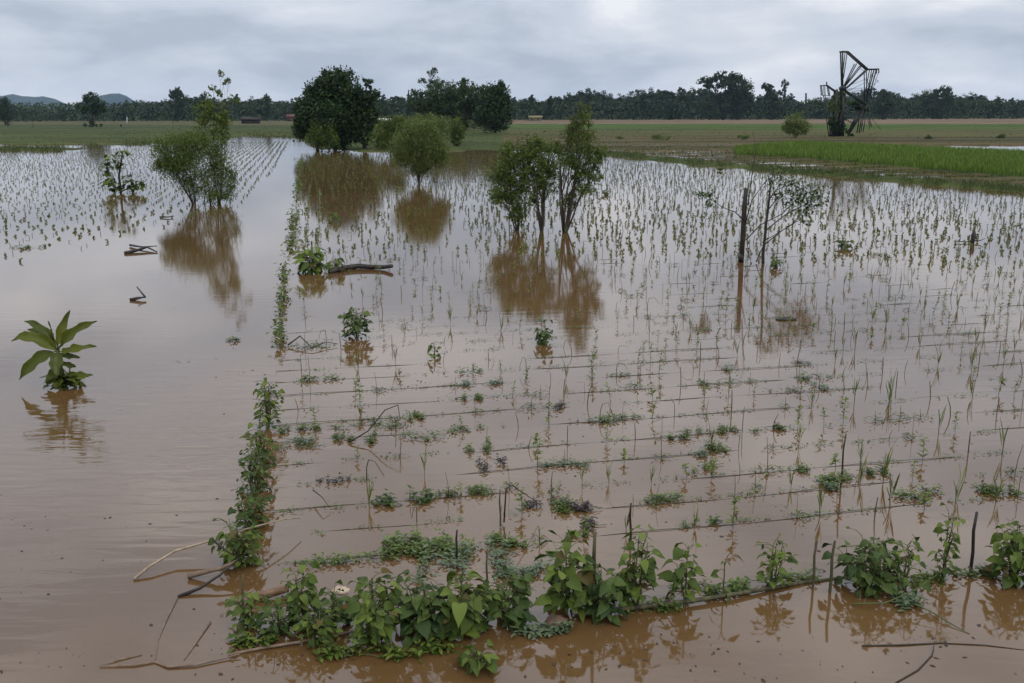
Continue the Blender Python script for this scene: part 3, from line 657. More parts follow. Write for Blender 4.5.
# ---------------------------------------------------------------- posts and the sapling behind them
def stake(label, pb, pt, r, m='stake', name='stake', cat='stake', group=None, knob=False):
    p = P(*pb); c = at3(pt[0], pt[1], p.y)-p; z = c.z; x = c.x; mb = MB()
    mb.tube([(0, 0, -.35), (x*.3+.004, 0, z*.33), (x*.68-.004, .01, z*.68), (x, 0, z)], [r*1.05, r, r*.95, r*.8], 8)
    if knob: mb.tube([(-.02, -.03, .02), (-.02, -.04, .10), (-.015, -.03, .19)], [r*.9, r*1.2, r*.6], 7)
    o = mb.build(name, M[m], None, True); o.location = (p.x, p.y, 0); return tag(o, label, cat, group)
stake('thick dark square cut post left of the leaning sapling', (741, 262), (746, 188), .056, 'wetwood', 'post', 'post', knob=True)
def post_sapling():
    p = P(765, 263); s = mpp(p); e = empty('leaning_sapling', (p.x, p.y, 0), 'slim dark sapling with sparse branches beside the thick post', 'sapling'); tb, lb = MB(), MB()
    def q(x, y, dy=0): return at3(x, y, p.y+dy)-p
    tb.tube([(-.02, 0, -.3), q(763, 255), q(766, 225), q(769, 200), q(771, 180)], [.035, .032, .028, .024, .016], 7)
    br = [[(763, 255), (756, 262), (766, 240), (790, 226), (803, 212)], [(764, 245), (780, 232), (795, 222), (806, 208)], [(746, 240), (760, 225), (782, 214), (800, 195), (812, 192)], [(745, 225), (752, 200), (765, 182), (784, 168)], [(746, 222), (735, 212), (722, 207), (714, 201)],
          [(769, 200), (776, 190), (790, 185)], [(768, 210), (780, 195), (796, 190)], [(766, 230), (785, 215), (806, 204), (822, 196)], [(748, 205), (752, 175), (756, 150), (753, 130)], [(770, 185), (768, 175), (772, 170)], [(746, 248), (750, 258), (745, 262)]]
    for b in br:
        dy = ru(-.3, .4); pts = [q(x, y, dy*i/len(b)) for i, (x, y) in enumerate(b)]
        tb.tube(pts, list(np.linspace(.014, .005, len(b))), 5)
        for k in range(len(pts)):
            if b[k][0] > 768:
                for _ in range(2):
                    e_ = pts[k]+Vector((ru(-.1, .25), ru(-.15, .15), ru(-.1, .22))); tb.tube([pts[k], (pts[k]+e_)/2+Vector((0, 0, .02)), e_], [.006, .004, .002], 4)
    for (x, y, k, r_) in ((775, 178, 26, 8), (786, 184, 40, 10), (798, 192, 55, 11), (810, 192, 60, 10), (818, 200, 36, 7), (806, 207, 36, 9), (792, 205, 26, 10), (782, 198, 22, 9), (807, 222, 10, 3), (780, 170, 16, 6), (796, 180, 12, 6), (699, 194, 14, 3), (708, 194, 26, 4), (708, 204, 14, 3), (712, 200, 6, 3), (806, 214, 12, 5)):
        for _ in range(int(k*2.2)):
            c = q(x+random.gauss(0, .85)*r_, y+random.gauss(0, .8)*r_*.8, random.gauss(0, .2)); a_ = ru(0, 6.28)
            l = ru(.06, .11); lb.leaf(c, (math.cos(a_), math.sin(a_), ru(-.8, .4)), l, l*.62, 'oval', .5, .3)
    tb.build('trunk', M['wetwood'], e, True); lb.build('foliage', M['beandark'], e)
post_sapling()
stake('leaning bare brown stake, left of the pair before the big rounded clump', (812, 588), (817, 541), .009)
stake('straight brown stake, right of the pair before the big rounded clump', (829, 592), (835, 541), .011)
stake('dark bare stake rising between the yellow green shoot and the right edge clump', (970, 572), (977, 512), .012, 'wetwood')
stake('tall brown stake in front of the tall pointed leaved bean plant', (594, 610), (595, 532), .013)
stake('thin stake by the left end of the hedge of big leaves', (372, 605), (372, 578), .007)
stake('dark short stake standing on the string above the tall bean plants', (630, 545), (631, 503), .009, 'wetwood')
stake('dark topped stake right of centre in the stubble', (840, 487), (846, 434), .008, 'wetwood')
stake('stake rising from the submerged weed mat', (456, 560), (457, 530), .008, 'wetwood')
stake('thin stake between the hedge and the submerged weed mat', (487, 600), (487, 552), .007)
stake('short upright stake left of the climbing bean row corner', (242, 622), (243, 575), .008)
stake('leafless vine stake left side near the dark arching twig', (500, 528), (500, 490), .007)
# stump far right
p = P(972, 243); mb = MB(); mb.tube([(0, 0, -.1), (.01, 0, .08), (.02, 0, .2), (.03, .02, .3)], [.05, .055, .06, .035], 8); mb.tube([(0, 0, .05), (.2, 0, .06), (.32, 0, .12)], [.015, .012, .006], 5); mb.tube([(0, 0, .04), (-.2, 0, .03), (-.4, .05, .05)], [.015, .012, .006], 5)
o = mb.build('stump', M['wetwood'], None, True); o.location = p; tag(o, 'dark stump poking out of the water far right', 'stump')

# ---------------------------------------------------------------- twigs, log, canes
def branch(name, label, cat, pts, r, m='wetwood', group=None, sides=6, taper=.35):
    """pts: (px,py,z)"""
    W_ = [P(a, b, 0) if z <= 0.001 else None for a, b, z in pts]
    P0 = P(pts[0][0], pts[0][1]); out = []
    for (a, b, z) in pts:
        q = P(a, b, max(z, -.02)) if z < .12 else Vector((P(a, b, z)));  out.append(Vector((q.x, q.y, z)))
    mb = MB(); k = len(out); mb.tube([q-P0 for q in out], [r*(1-(1-taper)*i/(k-1)) for i in range(k)], sides)
    o = mb.build(name, M[m], None, True); o.location = P0; return tag(o, label, cat, group)
branch('log', 'dark log floating behind the bright leafy clump', 'log', [(330, 272, .03), (345, 268, .05), (358, 266, .06), (372, 267, .05), (384, 267, .06), (392, 266, .10)], .07, taper=.6)
branch('floating_stick', 'upper stick of the crossed driftwood in the left channel', 'stick', [(130, 245, .04), (142, 247, .05), (157, 246, .09)], .03)
branch('floating_stick', 'thick lower stick of the crossed driftwood in the left channel', 'stick', [(125, 253, .02), (138, 250, .05), (147, 247, .08), (157, 252, .02)], .045)
branch('floating_stick', 'short dark forked stick above the large leaved plant', 'stick', [(130, 300, .01), (138, 298, .04), (145, 297, .05), (137, 287, .17)], .035)
branch('floating_stick', 'thin dark stick floating beyond the crossed driftwood', 'stick', [(160, 217, .03), (168, 217, .04), (174, 216, .05)], .03)
branch('cane', 'long pale dry cane lying across the foot of the climbing bean row', 'cane', [(134, 579, .01), (150, 566, .05), (175, 551, .08), (213, 540, .12), (250, 528, .2), (285, 519, .15), (300, 518, .1)], .011, 'cane')
branch('branch', 'brown muddy branch lying left of the lowest climbing bean clump', 'branch', [(188, 576, .02), (205, 572, .05), (222, 568, .08), (238, 560, .13)], .022, 'mudtwig')
branch('branch', 'dark thin branch sloping into the water under the muddy one', 'branch', [(178, 597, .0), (200, 588, .03), (220, 575, .08), (240, 558, .14)], .014, 'wetwood')
branch('branch', 'dark twig poking left from the lowest climbing bean clump', 'branch', [(213, 540, .25), (225, 550, .2), (238, 558, .14)], .01, 'wetwood')
branch('submerged_branch', 'long curved branch just under the surface at the lower left', 'branch', [(100, 667, .0), (135, 665, .006), (155, 662, .004), (168, 667, .008), (195, 665, .01), (225, 658, .012), (240, 654, .02)], .011, 'mudtwig')
branch('submerged_branch', 'upper curved muddy twig ending at the long submerged branch', 'branch', [(100, 667, -.002), (118, 660, .004), (142, 655, .002)], .01, 'mudtwig')
branch('submerged_branch', 'muddy twig running down from the dark thin branch', 'branch', [(177, 598, .004), (166, 620, .005), (158, 640, .002), (155, 662, .003)], .009, 'mudtwig')
branch('submerged_branch', 'second muddy twig parallel to the first near the corner bean plant', 'branch', [(210, 622, .006), (198, 640, .004), (184, 660, .003)], .009, 'mudtwig')
branch('arched_twig', 'long dark bent twig leaning over the weeds left of centre', 'twig', [(350, 442, .02), (368, 431, .1), (385, 410, .3), (398, 405, .36), (400, 419, .1)], .008, 'wetwood')
branch('arched_twig', 'dark hooked twig arching out of the water near centre', 'twig', [(504, 522, .02), (506, 490, .36), (512, 485, .38), (522, 492, .28), (538, 503, .1)], .007, 'wetwood')
branch('arched_twig', 'thin drooping twig below the weed tuft at the left', 'twig', [(313, 490, .08), (322, 497, .1), (330, 508, .03)], .006, 'wetwood')
branch('arched_twig', 'thin looped branch low on the water beside the narrow vine row', 'twig', [(288, 345, .03), (300, 336, .12), (312, 348, .04), (326, 342, .06), (338, 344, .03)], .012, 'wetwood')
branch('bent_straw', 'long green straw slanting down to the right before the big rounded clump', 'straw', [(905, 600, .03), (930, 611, .03), (955, 626, .01), (970, 634, .002)], .006, 'greenstem')
branch('bent_straw', 'long yellow straw crossing before the big rounded clump', 'straw', [(852, 604, .02), (885, 603, .05), (915, 590, .12), (938, 574, .2)], .006, 'greenstem')
branch('submerged_branch', 'faint level twig near the bottom right', 'branch', [(862, 646, .001), (900, 645, .005), (940, 643, .003), (985, 645, .004), (1024, 650, .001)], .006, 'wetwood')
branch('submerged_branch', 'thin curving twig at the bottom right below the level one', 'branch', [(896, 683, .001), (918, 670, .004), (932, 655, .006), (935, 641, .03)], .006, 'wetwood')
branch('edge_pole', 'long thin dark pole lying along the front of the hedge', 'pole', [(600, 612, .03), (640, 607, .035), (690, 601, .03), (730, 595, .03), (760, 590, .02), (800, 583, .01), (850, 577, -.005)], .017, 'stake', taper=.7)
branch('edge_pole', 'pale thin cane along the water below the left half of the hedge', 'cane', [(228, 655, .004), (262, 648, .012), (300, 642, .02), (345, 633, .02), (370, 629, .01)], .010, 'mudtwig', taper=.8)
branch('edge_pole', 'brown board edge in the water below the climbing bean row', 'board', [(247, 600, .02), (268, 594, .04), (288, 588, .05)], .03, 'board', taper=.9)
# foam scrap and stone
def lump(name, label, cat, px, py, size, m, z=0.0):
    p = P(px, py); bm_v = []; mb = MB(); n, k = 12, 7
    for i in range(k):
        th = PI*i/(k-1)
        for j in range(n):
            ph = 2*PI*j/n; f = 1+.12*math.sin(3*ph+i)+.1*math.sin(5*ph-2*i)+.08*random.random()
            bm_v.append((size[0]*math.sin(th)*math.cos(ph)*f, size[1]*math.sin(th)*math.sin(ph)*f, size[2]*math.cos(th)*f))
    mb.add(bm_v, [(i*n+j, (i+1)*n+j, (i+1)*n+(j+1) % n, i*n+(j+1) % n) for i in range(k-1) for j in range(n)])
    o = mb.build(name, M[m], None, True); o.location = (p.x, p.y, z); tag(o, label, cat)
lump('foam_scrap', 'pale scrap of torn foam caught in the front bean plants', 'scrap', 341, 600, (.06, .045, .025), 'trash', .07)
lump('round_stone', 'brown round stone at the water under the tall pointed leaved bean plant', 'stone', 556, 622, (.075, .06, .04), 'stone', .0)
lump('floating_debris', 'flat dark clod floating below the leaning sapling', 'debris', 786, 320, (.16, .06, .03), 'wetwood', .01)

# ---------------------------------------------------------------- strings across the rows
ys = [(370, 557), (370, 529), (370, 505), (370, 480), (370, 459), (370, 437), (370, 420), (380, 405), (390, 390)]
us = [uv(P(x, y))[0] for x, y in ys]
sp_ = (us[-1]-us[0])/(len(us)-1)
while len(us) < 26: us.append(us[-1]+sp_*ru(.95, 1.05))
names = ['first', 'second', 'third', 'fourth', 'fifth', 'sixth', 'seventh', 'eighth', 'ninth', 'tenth', 'eleventh', 'twelfth', 'thirteenth', 'fourteenth', 'fifteenth', 'sixteenth', 'seventeenth', 'eighteenth', 'nineteenth', 'twentieth', 'twenty first', 'twenty second', 'twenty third', 'twenty fourth', 'twenty fifth', 'twenty sixth', 'twenty seventh', 'twenty eighth', 'twenty ninth', 'thirtieth']
print('strings', len(us), 'spacing', sp_, 'u0', us[0])
for k, u in enumerate(us):
    far = k > 10
    L0, L1 = .1, 5.5+u*.95+2; n = int((L1-L0)/.16); pts = []; ph = ru(0, 6)
    for i in range(n):
        v = L0+(L1-L0)*i/(n-1)
        sub = (-.0015 if not far else -.011)+.007*math.sin(v*1.3+ph)+.006*math.sin(v*3.1+2*ph)+ru(-.002, .002)
        pts.append(G(u+.03*math.sin(v*.7+ph)+.015*math.sin(v*2.7), v, sub))
    mb = MB(); g0 = G(u, 0); mb.tube([q-g0 for q in pts], .0034 if not far else .004, 3)
    o = mb.build('plant_string', M['string']); o.location = g0
    tag(o, f'{names[k]} thin string behind the front hedge, running across the rows at the water surface', 'string', 'strings across the rows')

# ---------------------------------------------------------------- stubble stalks
def stalk_shape(kind, rnd):
    """returns (stem tube specs, leaf specs) with real sizes"""
    tb, lb = MB(), MB(); h = rnd.uniform(.12, .30)
    lx, ly = rnd.uniform(-.05, .05), rnd.uniform(-.05, .05); r = rnd.uniform(.0032, .0062)
    if kind == 'bare': tb.tube([(0, 0, -.12), (lx*.4, ly*.4, h*.5), (lx, ly, h)], [r, r, r*.8], 5)
    elif kind == 'bent':
        h *= .8; b = rnd.uniform(.08, .2)*rnd.choice((-1, 1)); tb.tube([(0, 0, -.12), (lx*.3, 0, h*.6), (lx, 0, h), (lx+b*.5, ly, h*rnd.uniform(.9, 1.15)), (lx+b, ly, h*rnd.uniform(.35, .9))], [r*.8, r*.8, r*.7, r*.6, r*.5], 5)
    else: tb.tube([(0, 0, -.12), (lx*.4, ly*.4, h*.5), (lx, ly, h)], [r*.8, r*.7, r*.5], 5)
    if kind == 'leafy':
        for _ in range(rnd.randint(16, 28)):
            t = rnd.random()**.7; c = Vector((lx*t, ly*t, h*t+.01)); a = rnd.uniform(0, 6.28); l = rnd.uniform(.035, .08)
            lb.leaf(c, (math.cos(a), math.sin(a), rnd.uniform(-.2, .9)), l, l*.42, 'oval', .4, .3, None, rnd.random())
    elif kind == 'weedy':
        for _ in range(rnd.randint(22, 40)):
            a = rnd.uniform(0, 6.28); rr = abs(rnd.gauss(0, .075)); c = Vector((math.cos(a)*rr*1.5, math.sin(a)*rr*.8, rnd.uniform(.004, .05))); l = rnd.uniform(.02, .055)
            lb.leaf(c, (math.cos(a), math.sin(a), rnd.uniform(-.1, .8)), l, l*.4, 'oval', .4, .3, None, rnd.random())
        for _ in range(4):
            a = rnd.uniform(0, 6.28); rr = rnd.uniform(.06, .16); tb.tube([(0, 0, .02), (math.cos(a)*rr*.5, math.sin(a)*rr*.5, .05), (math.cos(a)*rr, math.sin(a)*rr, .01)], .0025, 3)
    elif kind == 'grassy':
        for _ in range(rnd.randint(7, 12)):
            a = rnd.uniform(0, 6.28); l = rnd.uniform(.10, .22); z = rnd.uniform(0, .12)
            lb.leaf((rnd.uniform(-.01, .01), 0, z), (math.cos(a)*.2, math.sin(a)*.2, 1), l, .009, 'lance', rnd.uniform(-.2, .6), .2, (math.sin(a), -math.cos(a), .1), rnd.random())
    return tb, lb
SK = {'bare': ('bare_stalk', 'bare upright dead stalk standing in the flooded rows', 'stalk', 'bare dead stalks in the rows', 'stake'),
      'bent': ('bent_stalk', 'thin dead stalk snapped over sideways in the flooded rows', 'stalk', 'snapped stalks in the rows', 'stake'),
      'leafy': ('leafy_sprout', 'green stalk with small leaves up its stem in the flooded rows', 'sprout', 'leafy sprouts in the rows', 'greenstem'),
      'weedy': ('weed_tuft', 'low tuft of weeds gathered round a stalk in the flooded rows', 'weed tuft', 'weed tufts round stalks', 'stake'),
      'grassy': ('grass_sprout', 'upright narrow bladed green sprout in the flooded rows', 'sprout', 'narrow bladed sprouts in the rows', 'greenstem')}
rs_ = random.Random(3); PROT = {}
for kd in SK:
    PROT[kd] = []
    for i in range(7):
        tb, lb = stalk_shape(kd, rs_)
        PROT[kd].append((tb.mesh('stem', M[SK[kd][4]]), lb.mesh('foliage', M['weed' if kd == 'weedy' else 'sprout']) if lb.n else None, tb, lb))
def kind_at(px, py, rnd):
    if px > 820 and py > 250: w_ = (18, 8, 32, 18, 24)
    elif py > 380: w_ = (20, 7, 30, 30, 13)
    else: w_ = (26, 16, 38, 8, 12)
    return rnd.choices(['bare', 'bent', 'leafy', 'weedy', 'grassy'], w_)[0]
pos = []
ulist = list(us)
uu = ulist[-1]
while uu < 75: uu += .5; ulist.append(uu)
for ku, u in enumerate(ulist):
    vmax = 7+u*1.15
    v = .35+ru(0, .2)
    while v < vmax:
        q = G(u+random.gauss(0, .05), v+random.gauss(0, .045)); v += .30
        px, py = proj_np(np.array(q.x), np.array(q.y), np.array(0.)); px = float(px); py = float(py)
        if px > 1045 or px < 262 or py < float(ip(px, SHORE))+2: continue
        keep = .8 if py > 400 else .8 if py > 250 else .70
        if px < 480 and py > 200: keep *= .62
        if 500 < px < 640 and 280 < py < 370: keep *= .5
        if random.random() > keep: continue
        pos.append((q, px, py))
# left field across the channel
Lf = P(236, 205); uL, vL = uv(Lf)
for iu in range(200):
    u = 15+iu*.5
    for iv in range(150):
        v = vL+.6-iv*.45
        q = G(u+random.gauss(0, .06), v+random.gauss(0, .05)); 
        if q.y < 5: continue
        px, py = proj_np(np.array(q.x), np.array(q.y), np.array(0.)); px = float(px); py = float(py)
        if px < -20 or py < float(ip(px, SHORE))+2: continue
        if py > float(ip(px, [(0, 262), (70, 262), (120, 245), (150, 226), (235, 212), (300, 145)]))+ru(-8, 5): continue
        if random.random() > (.82 if py < 205 else .7*(268-py)/60+.15): continue
        pos.append((q, px, py))
pos.sort(key=lambda t: t[0].length)
print('stalks', len(pos))
counts = {k: 0 for k in SK}; rest = {k: [] for k in SK}
for q, px, py in pos:
    kd = kind_at(px, py, random)
    if py > 700: continue
    if counts[kd] < 300 and len([1]) and q.length < 22:
        counts[kd] += 1; sk = SK[kd]; st, lf, _, _ = random.choice(PROT[kd])
        sc = ru(.6, 1.08)*(1.25 if px > 820 and kd == 'grassy' else 1)
        if lf is None:
            e = bpy.data.objects.new(sk[0], st); COL.objects.link(e); e.location = q; e.rotation_euler = (0, 0, ru(0, 6.28)); tag(e, sk[1], sk[2], sk[3])
        else:
            e = empty(sk[0], q, sk[1], sk[2], sk[3], ru(0, 6.28))
            for nm, me in (('stem', st), ('foliage', lf)):
                o = bpy.data.objects.new(nm, me); COL.objects.link(o); o.parent = e
        e.scale = (sc, sc, sc)
    else: rest[kd].append((q, px, py))
print('individuals', counts, 'rest', {k: len(v) for k, v in rest.items()})
fs, fl = MB(), MB()
for kd, lst in rest.items():
    for q, px, py in lst:
        h = ru(.07, .19); r = .006; 
        if q.length > 25: r = .0085
        left = px < 300 and q.x < -6
        if left: h *= .5
        lx, ly = ru(-.04, .04), ru(-.04, .04)
        if kd == 'bent': fs.tube([(q.x, q.y, -.03), (q.x+lx, q.y, h*.85), (q.x+lx+ru(-.09, .09), q.y+ly, h*ru(.6, 1.0))], r, 3)
        else: fs.tube([(q.x, q.y, -.03), (q.x+lx, q.y+ly, h)], r, 3)
        if kd in ('leafy', 'weedy', 'grassy') or random.random() < .3:
            m_ = 4 if q.length > 35 else 9
            c = np.array([[q.x+lx*t+ru(-.03, .03), q.y+ru(-.03, .03), max(.01, h*t)] for t in [random.random() for _ in range(m_)]])
            fl.leaves(c, .085, .03, np.array([[ru(-1, 1), ru(-1, 1), ru(0, 1.5)] for _ in range(m_)]))
tag(fs.build('distant_stubble', M['stake']), 'countless thin dead stalks in rows over the far parts of the flooded fields', 'stubble', None, 'stuff')
tag(fl.build('distant_sprouts', M['sprout']), 'small green leaves on the distant rows of stalks in the flooded fields', 'sprouts', None, 'stuff')

# ---------------------------------------------------------------- weed mats along the strings
def weed_mat(label, px, py, wpx, hpx, n, m='weed', leaf=.035, zmax=.06, group='weed mats on the strings', stalks=3):
    p = P(px, py); s = mpp(p); vs = (py-HZ)/F                      # foreshortening on the ground
    e = empty('weed_mat', (p.x, p.y, 0), label, 'weed mat', group, 0); lb, tb = MB(), MB()
    wx, wy = wpx*s/2, hpx*s/2/max(vs, .2)
    ncl = max(3, int(wpx/6)); cc = [(ru(-1, 1)*wx, random.gauss(0, .4)*wy) for _ in range(ncl)]
    for k in range(n):
        a, b = random.choice(cc); a += random.gauss(0, .2)*wx*.5; b += random.gauss(0, .35)*wy; c = V_*a+U*b; z = abs(random.gauss(0, .5))*zmax+.003
        an = ru(0, 6.28); l = leaf*ru(.5, 1.3); lb.leaf((c.x, c.y, z), (math.cos(an), math.sin(an), ru(-.15, .5)), l, l*.45, 'oval', .3, .25)
    for k in range(stalks+2):
        a, b = random.choice(cc); c = V_*a+U*b; d = Vector((ru(-1, 1), ru(-.4, .4), 0))*ru(.05, .2)
        tb.tube([(c.x, c.y, .005), (c.x+d.x*.5, c.y+d.y*.5, ru(.01, .04)), (c.x+d.x, c.y+d.y, ru(.003, .03))], .003, 4)
    tb.build('stem', M['greenstem'], e); lb.build('foliage', M[m], e)
WM = [
 ('low scrappy weeds in the gap right of the slender bean plant', 716, 594, 44, 7, 130, 'bean', .045),
 ('low weeds at the water between the lone leafy stem and the two stakes', 752, 588, 46, 8, 150, 'weed', .045),
 ('scrappy weeds trailing right of the joined bean plant', 925, 581, 36, 9, 150, 'bean', .045),
 ('weeds tangled at the foot of the dark bare stake', 976, 576, 40, 9, 150, 'weed', .045),
 ('drowned weeds straggling before the round stone', 540, 634, 60, 9, 150, 'weedpale', .05),
 ('low trailing leaves at the front left corner of the hedge', 262, 642, 60, 9, 170, 'bean', .055),
 ('low trailing leaves before the wide clump of broad bean leaves', 352, 654, 60, 8, 150, 'bean', .055),
 ('weeds under the tall dark leaved bean plant by the long pole', 652, 610, 50, 8, 150, 'weed', .045),
 ('bright low weed mat beside the top of the near climbing bean row', 297, 430, 42, 6, 240, 'weed', .04),
 ('weed mat under the long bent twig', 372, 426, 78, 6, 260, 'weed', .035),
 ('weed mat on the string just below the bent twig, left part', 366, 440, 20, 8, 110, 'weed', .04),
 ('weed mat on the string below and right of the bent twig', 424, 438, 36, 6, 130, 'weed', .035),
 ('thin weed strand on the string left of the tall sprout near the vine row', 296, 448, 50, 3, 80, 'weed', .03),
 ('two dark leafy weed clumps on the string above the submerged mat', 404, 502, 50, 10, 170, 'beandark', .06),
 ('long dense weed mat right of the dark leafy weed clumps', 462, 494, 62, 7, 330, 'weed', .035),
 ('large dense weed mat half under water behind the middle of the hedge', 430, 548, 84, 22, 800, 'weed', .05),
 ('pale drowned weeds surrounding the large dense mat', 462, 558, 96, 34, 420, 'weedpale', .05),
 ('thin green weed strand left of the large dense mat', 345, 562, 100, 7, 260, 'weed', .035),
 ('pale drowned weeds behind the hedge right of the large mat', 520, 572, 70, 18, 260, 'weedpale', .045),
 ('bright feathery mat right of the dark hooked twig', 566, 506, 34, 14, 300, 'weed', .035),
 ('brown dead weeds tangled left of the bright feathery mat', 545, 505, 40, 9, 150, 'weedbrown', .04),
 ('dead brown weed head above the brown stake', 590, 525, 22, 12, 130, 'weedbrown', .04),
 ('smooth bright weed mat right of centre on the string', 666, 500, 44, 8, 260, 'weed', .035),
 ('green weed mat at the foot of the dark topped stake', 838, 481, 44, 11, 330, 'weed', .04),
 ('small bright mat just right of the dark topped stake', 874, 474, 26, 8, 190, 'weed', .035),
 ('thin green strand above the dark round tuft', 706, 432, 40, 4, 130, 'weed', .035),
 ('dark round weed tuft right of centre', 714, 447, 18, 12, 170, 'weed', .045),
 ('weed mat along the string between the two bright mats', 702, 468, 28, 7, 130, 'weed', .035),
 ('dark weed tuft in the middle of the field', 480, 449, 22, 12, 150, 'weed', .04),
 ('grey brown drowned weeds right of the middle tuft', 494, 466, 30, 12, 110, 'weedbrown', .04),
 ('wide drowned weeds left of the right edge clump', 920, 496, 46, 12, 230, 'weed', .04),
 ('green mat by the right edge above the big clump', 1000, 492, 46, 12, 260, 'weed', .045),
 ('small weed mat on the string left of the tall bean plants', 506, 543, 26, 10, 150, 'weed', .04),
 ('weeds along the water behind the sprawling bean plant', 790, 580, 60, 9, 170, 'weed', .035),
 ('thin weeds along the water behind the slender bean plant', 690, 588, 40, 6, 130, 'weed', .03),
 ('weeds at the foot of the big rounded clump by the water', 900, 606, 34, 14, 150, 'weedpale', .05),
 ('weeds hanging in the water before the hedge middle', 420, 655, 60, 10, 180, 'bean', .05),
 ('weedy strand across the water right of the narrow vine row', 310, 346, 60, 5, 90, 'weed', .06),
 ('weed strand floating beside the small two leaved sprout', 460, 372, 50, 4, 70, 'weed', .05),
 ('weed strand left of centre above the long bent twig', 325, 379, 42, 4, 110, 'weed', .05),
 ('floating twiggy weed clump at the left edge of the channel', 30, 248, 32, 5, 110, 'weed', .08),
 ('small green sprig drifting alone in the open channel', 232, 341, 14, 3, 30, 'weed', .07),
 ('small weed mat far out right of the leaning sapling', 877, 256, 16, 4, 60, 'weed', .08),
]
for k in range(34):                        # the untidy low growth nearest the hedge, alike enough to share one label
    u = random.choice(us[:9]); v = ru(.3, 5.2+u*.4)
    q = G(u+ru(-.05, .05), v); x_, y_ = proj_np(np.array(q.x), np.array(q.y), np.array(0.))
    weed_mat('ragged patch of creeping weed on a string in the rows just behind the front hedge', float(x_), float(y_), ru(16, 46), ru(4, 9), random.randint(70, 170), random.choice(['weed', 'weed', 'weedpale', 'weedbrown']), ru(.028, .045), .05, 'ragged weed patches behind the hedge')
for a in WM: weed_mat(a[0], a[1], a[2], a[3], a[4], a[5], a[6], a[7])
mb = MB()
for k, u in enumerate(us[:16]):
    v = .2
    while v < 6+u*.95:
        v += ru(.05, .5)
        if random.random() < .62:
            wd = ru(.03, .22)
            for _ in range(int(wd*110)+3):
                q = G(u+.03*math.sin(v*.7)+random.gauss(0, .025), v+random.gauss(0, .5)*wd, abs(random.gauss(0, .012))+.003); a_ = ru(0, 6.28); l = ru(.015, .045)
                mb.leaf(q, (math.cos(a_), math.sin(a_), ru(-.1, .5)), l, l*.4, 'oval', .3, .2)
tag(mb.build('snagged_weed_scraps', M['weed']), 'countless small scraps of weed snagged along the strings at the water surface', 'weed scraps', None, 'stuff')
# drifting specks
mb = MB(); n = 1000
pp = [P(ru(-20, 1040), 683-(ru(0, 1)**1.2)*430) for _ in range(n-420)]
rafts = [P(ru(-10, 1020), ru(300, 680)) for _ in range(14)]+[P(x, 648+ru(-10, 14)) for x in (300, 380, 460, 540, 620, 700, 860)]
for k in range(420):
    q = random.choice(rafts); t = random.gauss(0, .35); pp.append(Vector((q.x+t+random.gauss(0, .05), q.y+t*.25+random.gauss(0, .07), 0)))
C = np.array([[p.x, p.y, .003] for p in pp]); D = rng.normal(size=(n, 3)); D[:, 2] = 0
A0 = D/np.linalg.norm(D, axis=1, keepdims=True); S0 = np.stack([-A0[:, 1], A0[:, 0], A0[:, 2]*0], -1)
l = .003+.02*rng.random((n, 1))**3; w0 = l*rng.uniform(.25, .7, (n, 1))
Vt = np.stack([C-A0*l, C+S0*w0, C+A0*l, C-S0*w0], 1).reshape(-1, 3); mb.add(Vt, np.arange(4*n).reshape(n, 4))
tag(mb.build('drifting_specks', M['weedbrown']), 'tiny dark bits of plant litter drifting on the muddy water', 'litter', None, 'stuff')

# ---------------------------------------------------------------- grasses
def grass_stuff(name, label, cond, n, h, w_, m, dist, spread=.6):
    """dist: sampler returning px,py arrays"""
    px, py = dist(n)
    pts = []
    Dv = np.stack([px-W/2, H/2-py, np.full(n, -F)], -1) @ RN.T
    t = -CAMZ/Dv[:, 2]; X = Dv[:, 0]*t; Y = Dv[:, 1]*t
    Z, _ = ground_fn(X, Y); ok = (Z > -.06) & cond(px, py); X, Y, Z = X[ok], Y[ok], Z[ok]; k = len(X)
    hh = h*rng.uniform(.45, 1.25, k); ww = w_*rng.uniform(.6, 1.3, k)*np.clip(np.hypot(X, Y)/60, .8, 3)
    a = rng.uniform(0, 2*PI, k); lx = rng.normal(0, spread, k)*hh; ly = rng.normal(0, spread, k)*hh
    B = np.stack([X, Y, np.maximum(Z-.03, -.03)], -1); S = np.stack([np.cos(a), np.sin(a)*.3, 0*a], -1)*ww[:, None]
    T1 = B+np.stack([lx*.3, ly*.3, hh*.6], -1); T2 = B+np.stack([lx, ly, hh], -1)
    Vv = np.stack([B-S, B+S, T1+S*.8, T1-S*.8, T2], 1).reshape(-1, 3); i = np.arange(k)*5
    mb = MB(); r = rng.random(k)
    mb.add(Vv, np.stack([i, i+1, i+2, i+3], -1), np.stack([i+3, i+2, i+4], -1), None if False else .5)
    mb.qr[-1] = r; mb.tr[-1] = r
    tag(mb.build(name, M[m]), label, 'grass', None, 'stuff')
def u_(a, b, n): return rng.uniform(a, b, n)
def d_bank(n):
    px = u_(735, 1100, n); t = rng.random(n); return px, ip(px, BKB)*(1-t)+ip(px, BKT)*t
grass_stuff('bank_grass', 'lush bright green grass on the bank at the right', lambda a, b: b < 400, 46000, .42, .02, 'grass', d_bank, .25)
def d_edge(n):
    px = u_(600, 1100, n); return px, ip(px, SHORE)-1.6+rng.normal(0, 1.3, n)
def pat(px): return rng.random(len(px)) < 1/(1+np.exp(-2.2*(np.sin(px*.083)+np.sin(px*.031+2)+np.sin(px*.21)+.6)))
grass_stuff('levee_grass', 'ragged strip of grass along the far edge of the flooded plot', lambda a, b: pat(a), 9000, .22, .016, 'verge', d_edge)
def d_fur(n):
    px = u_(600, 1100, n); t = rng.random(n); return px, (ip(px, SHORE)-5)*(1-t)+np.where(px > 735, ip(px, BKB), 148)*t
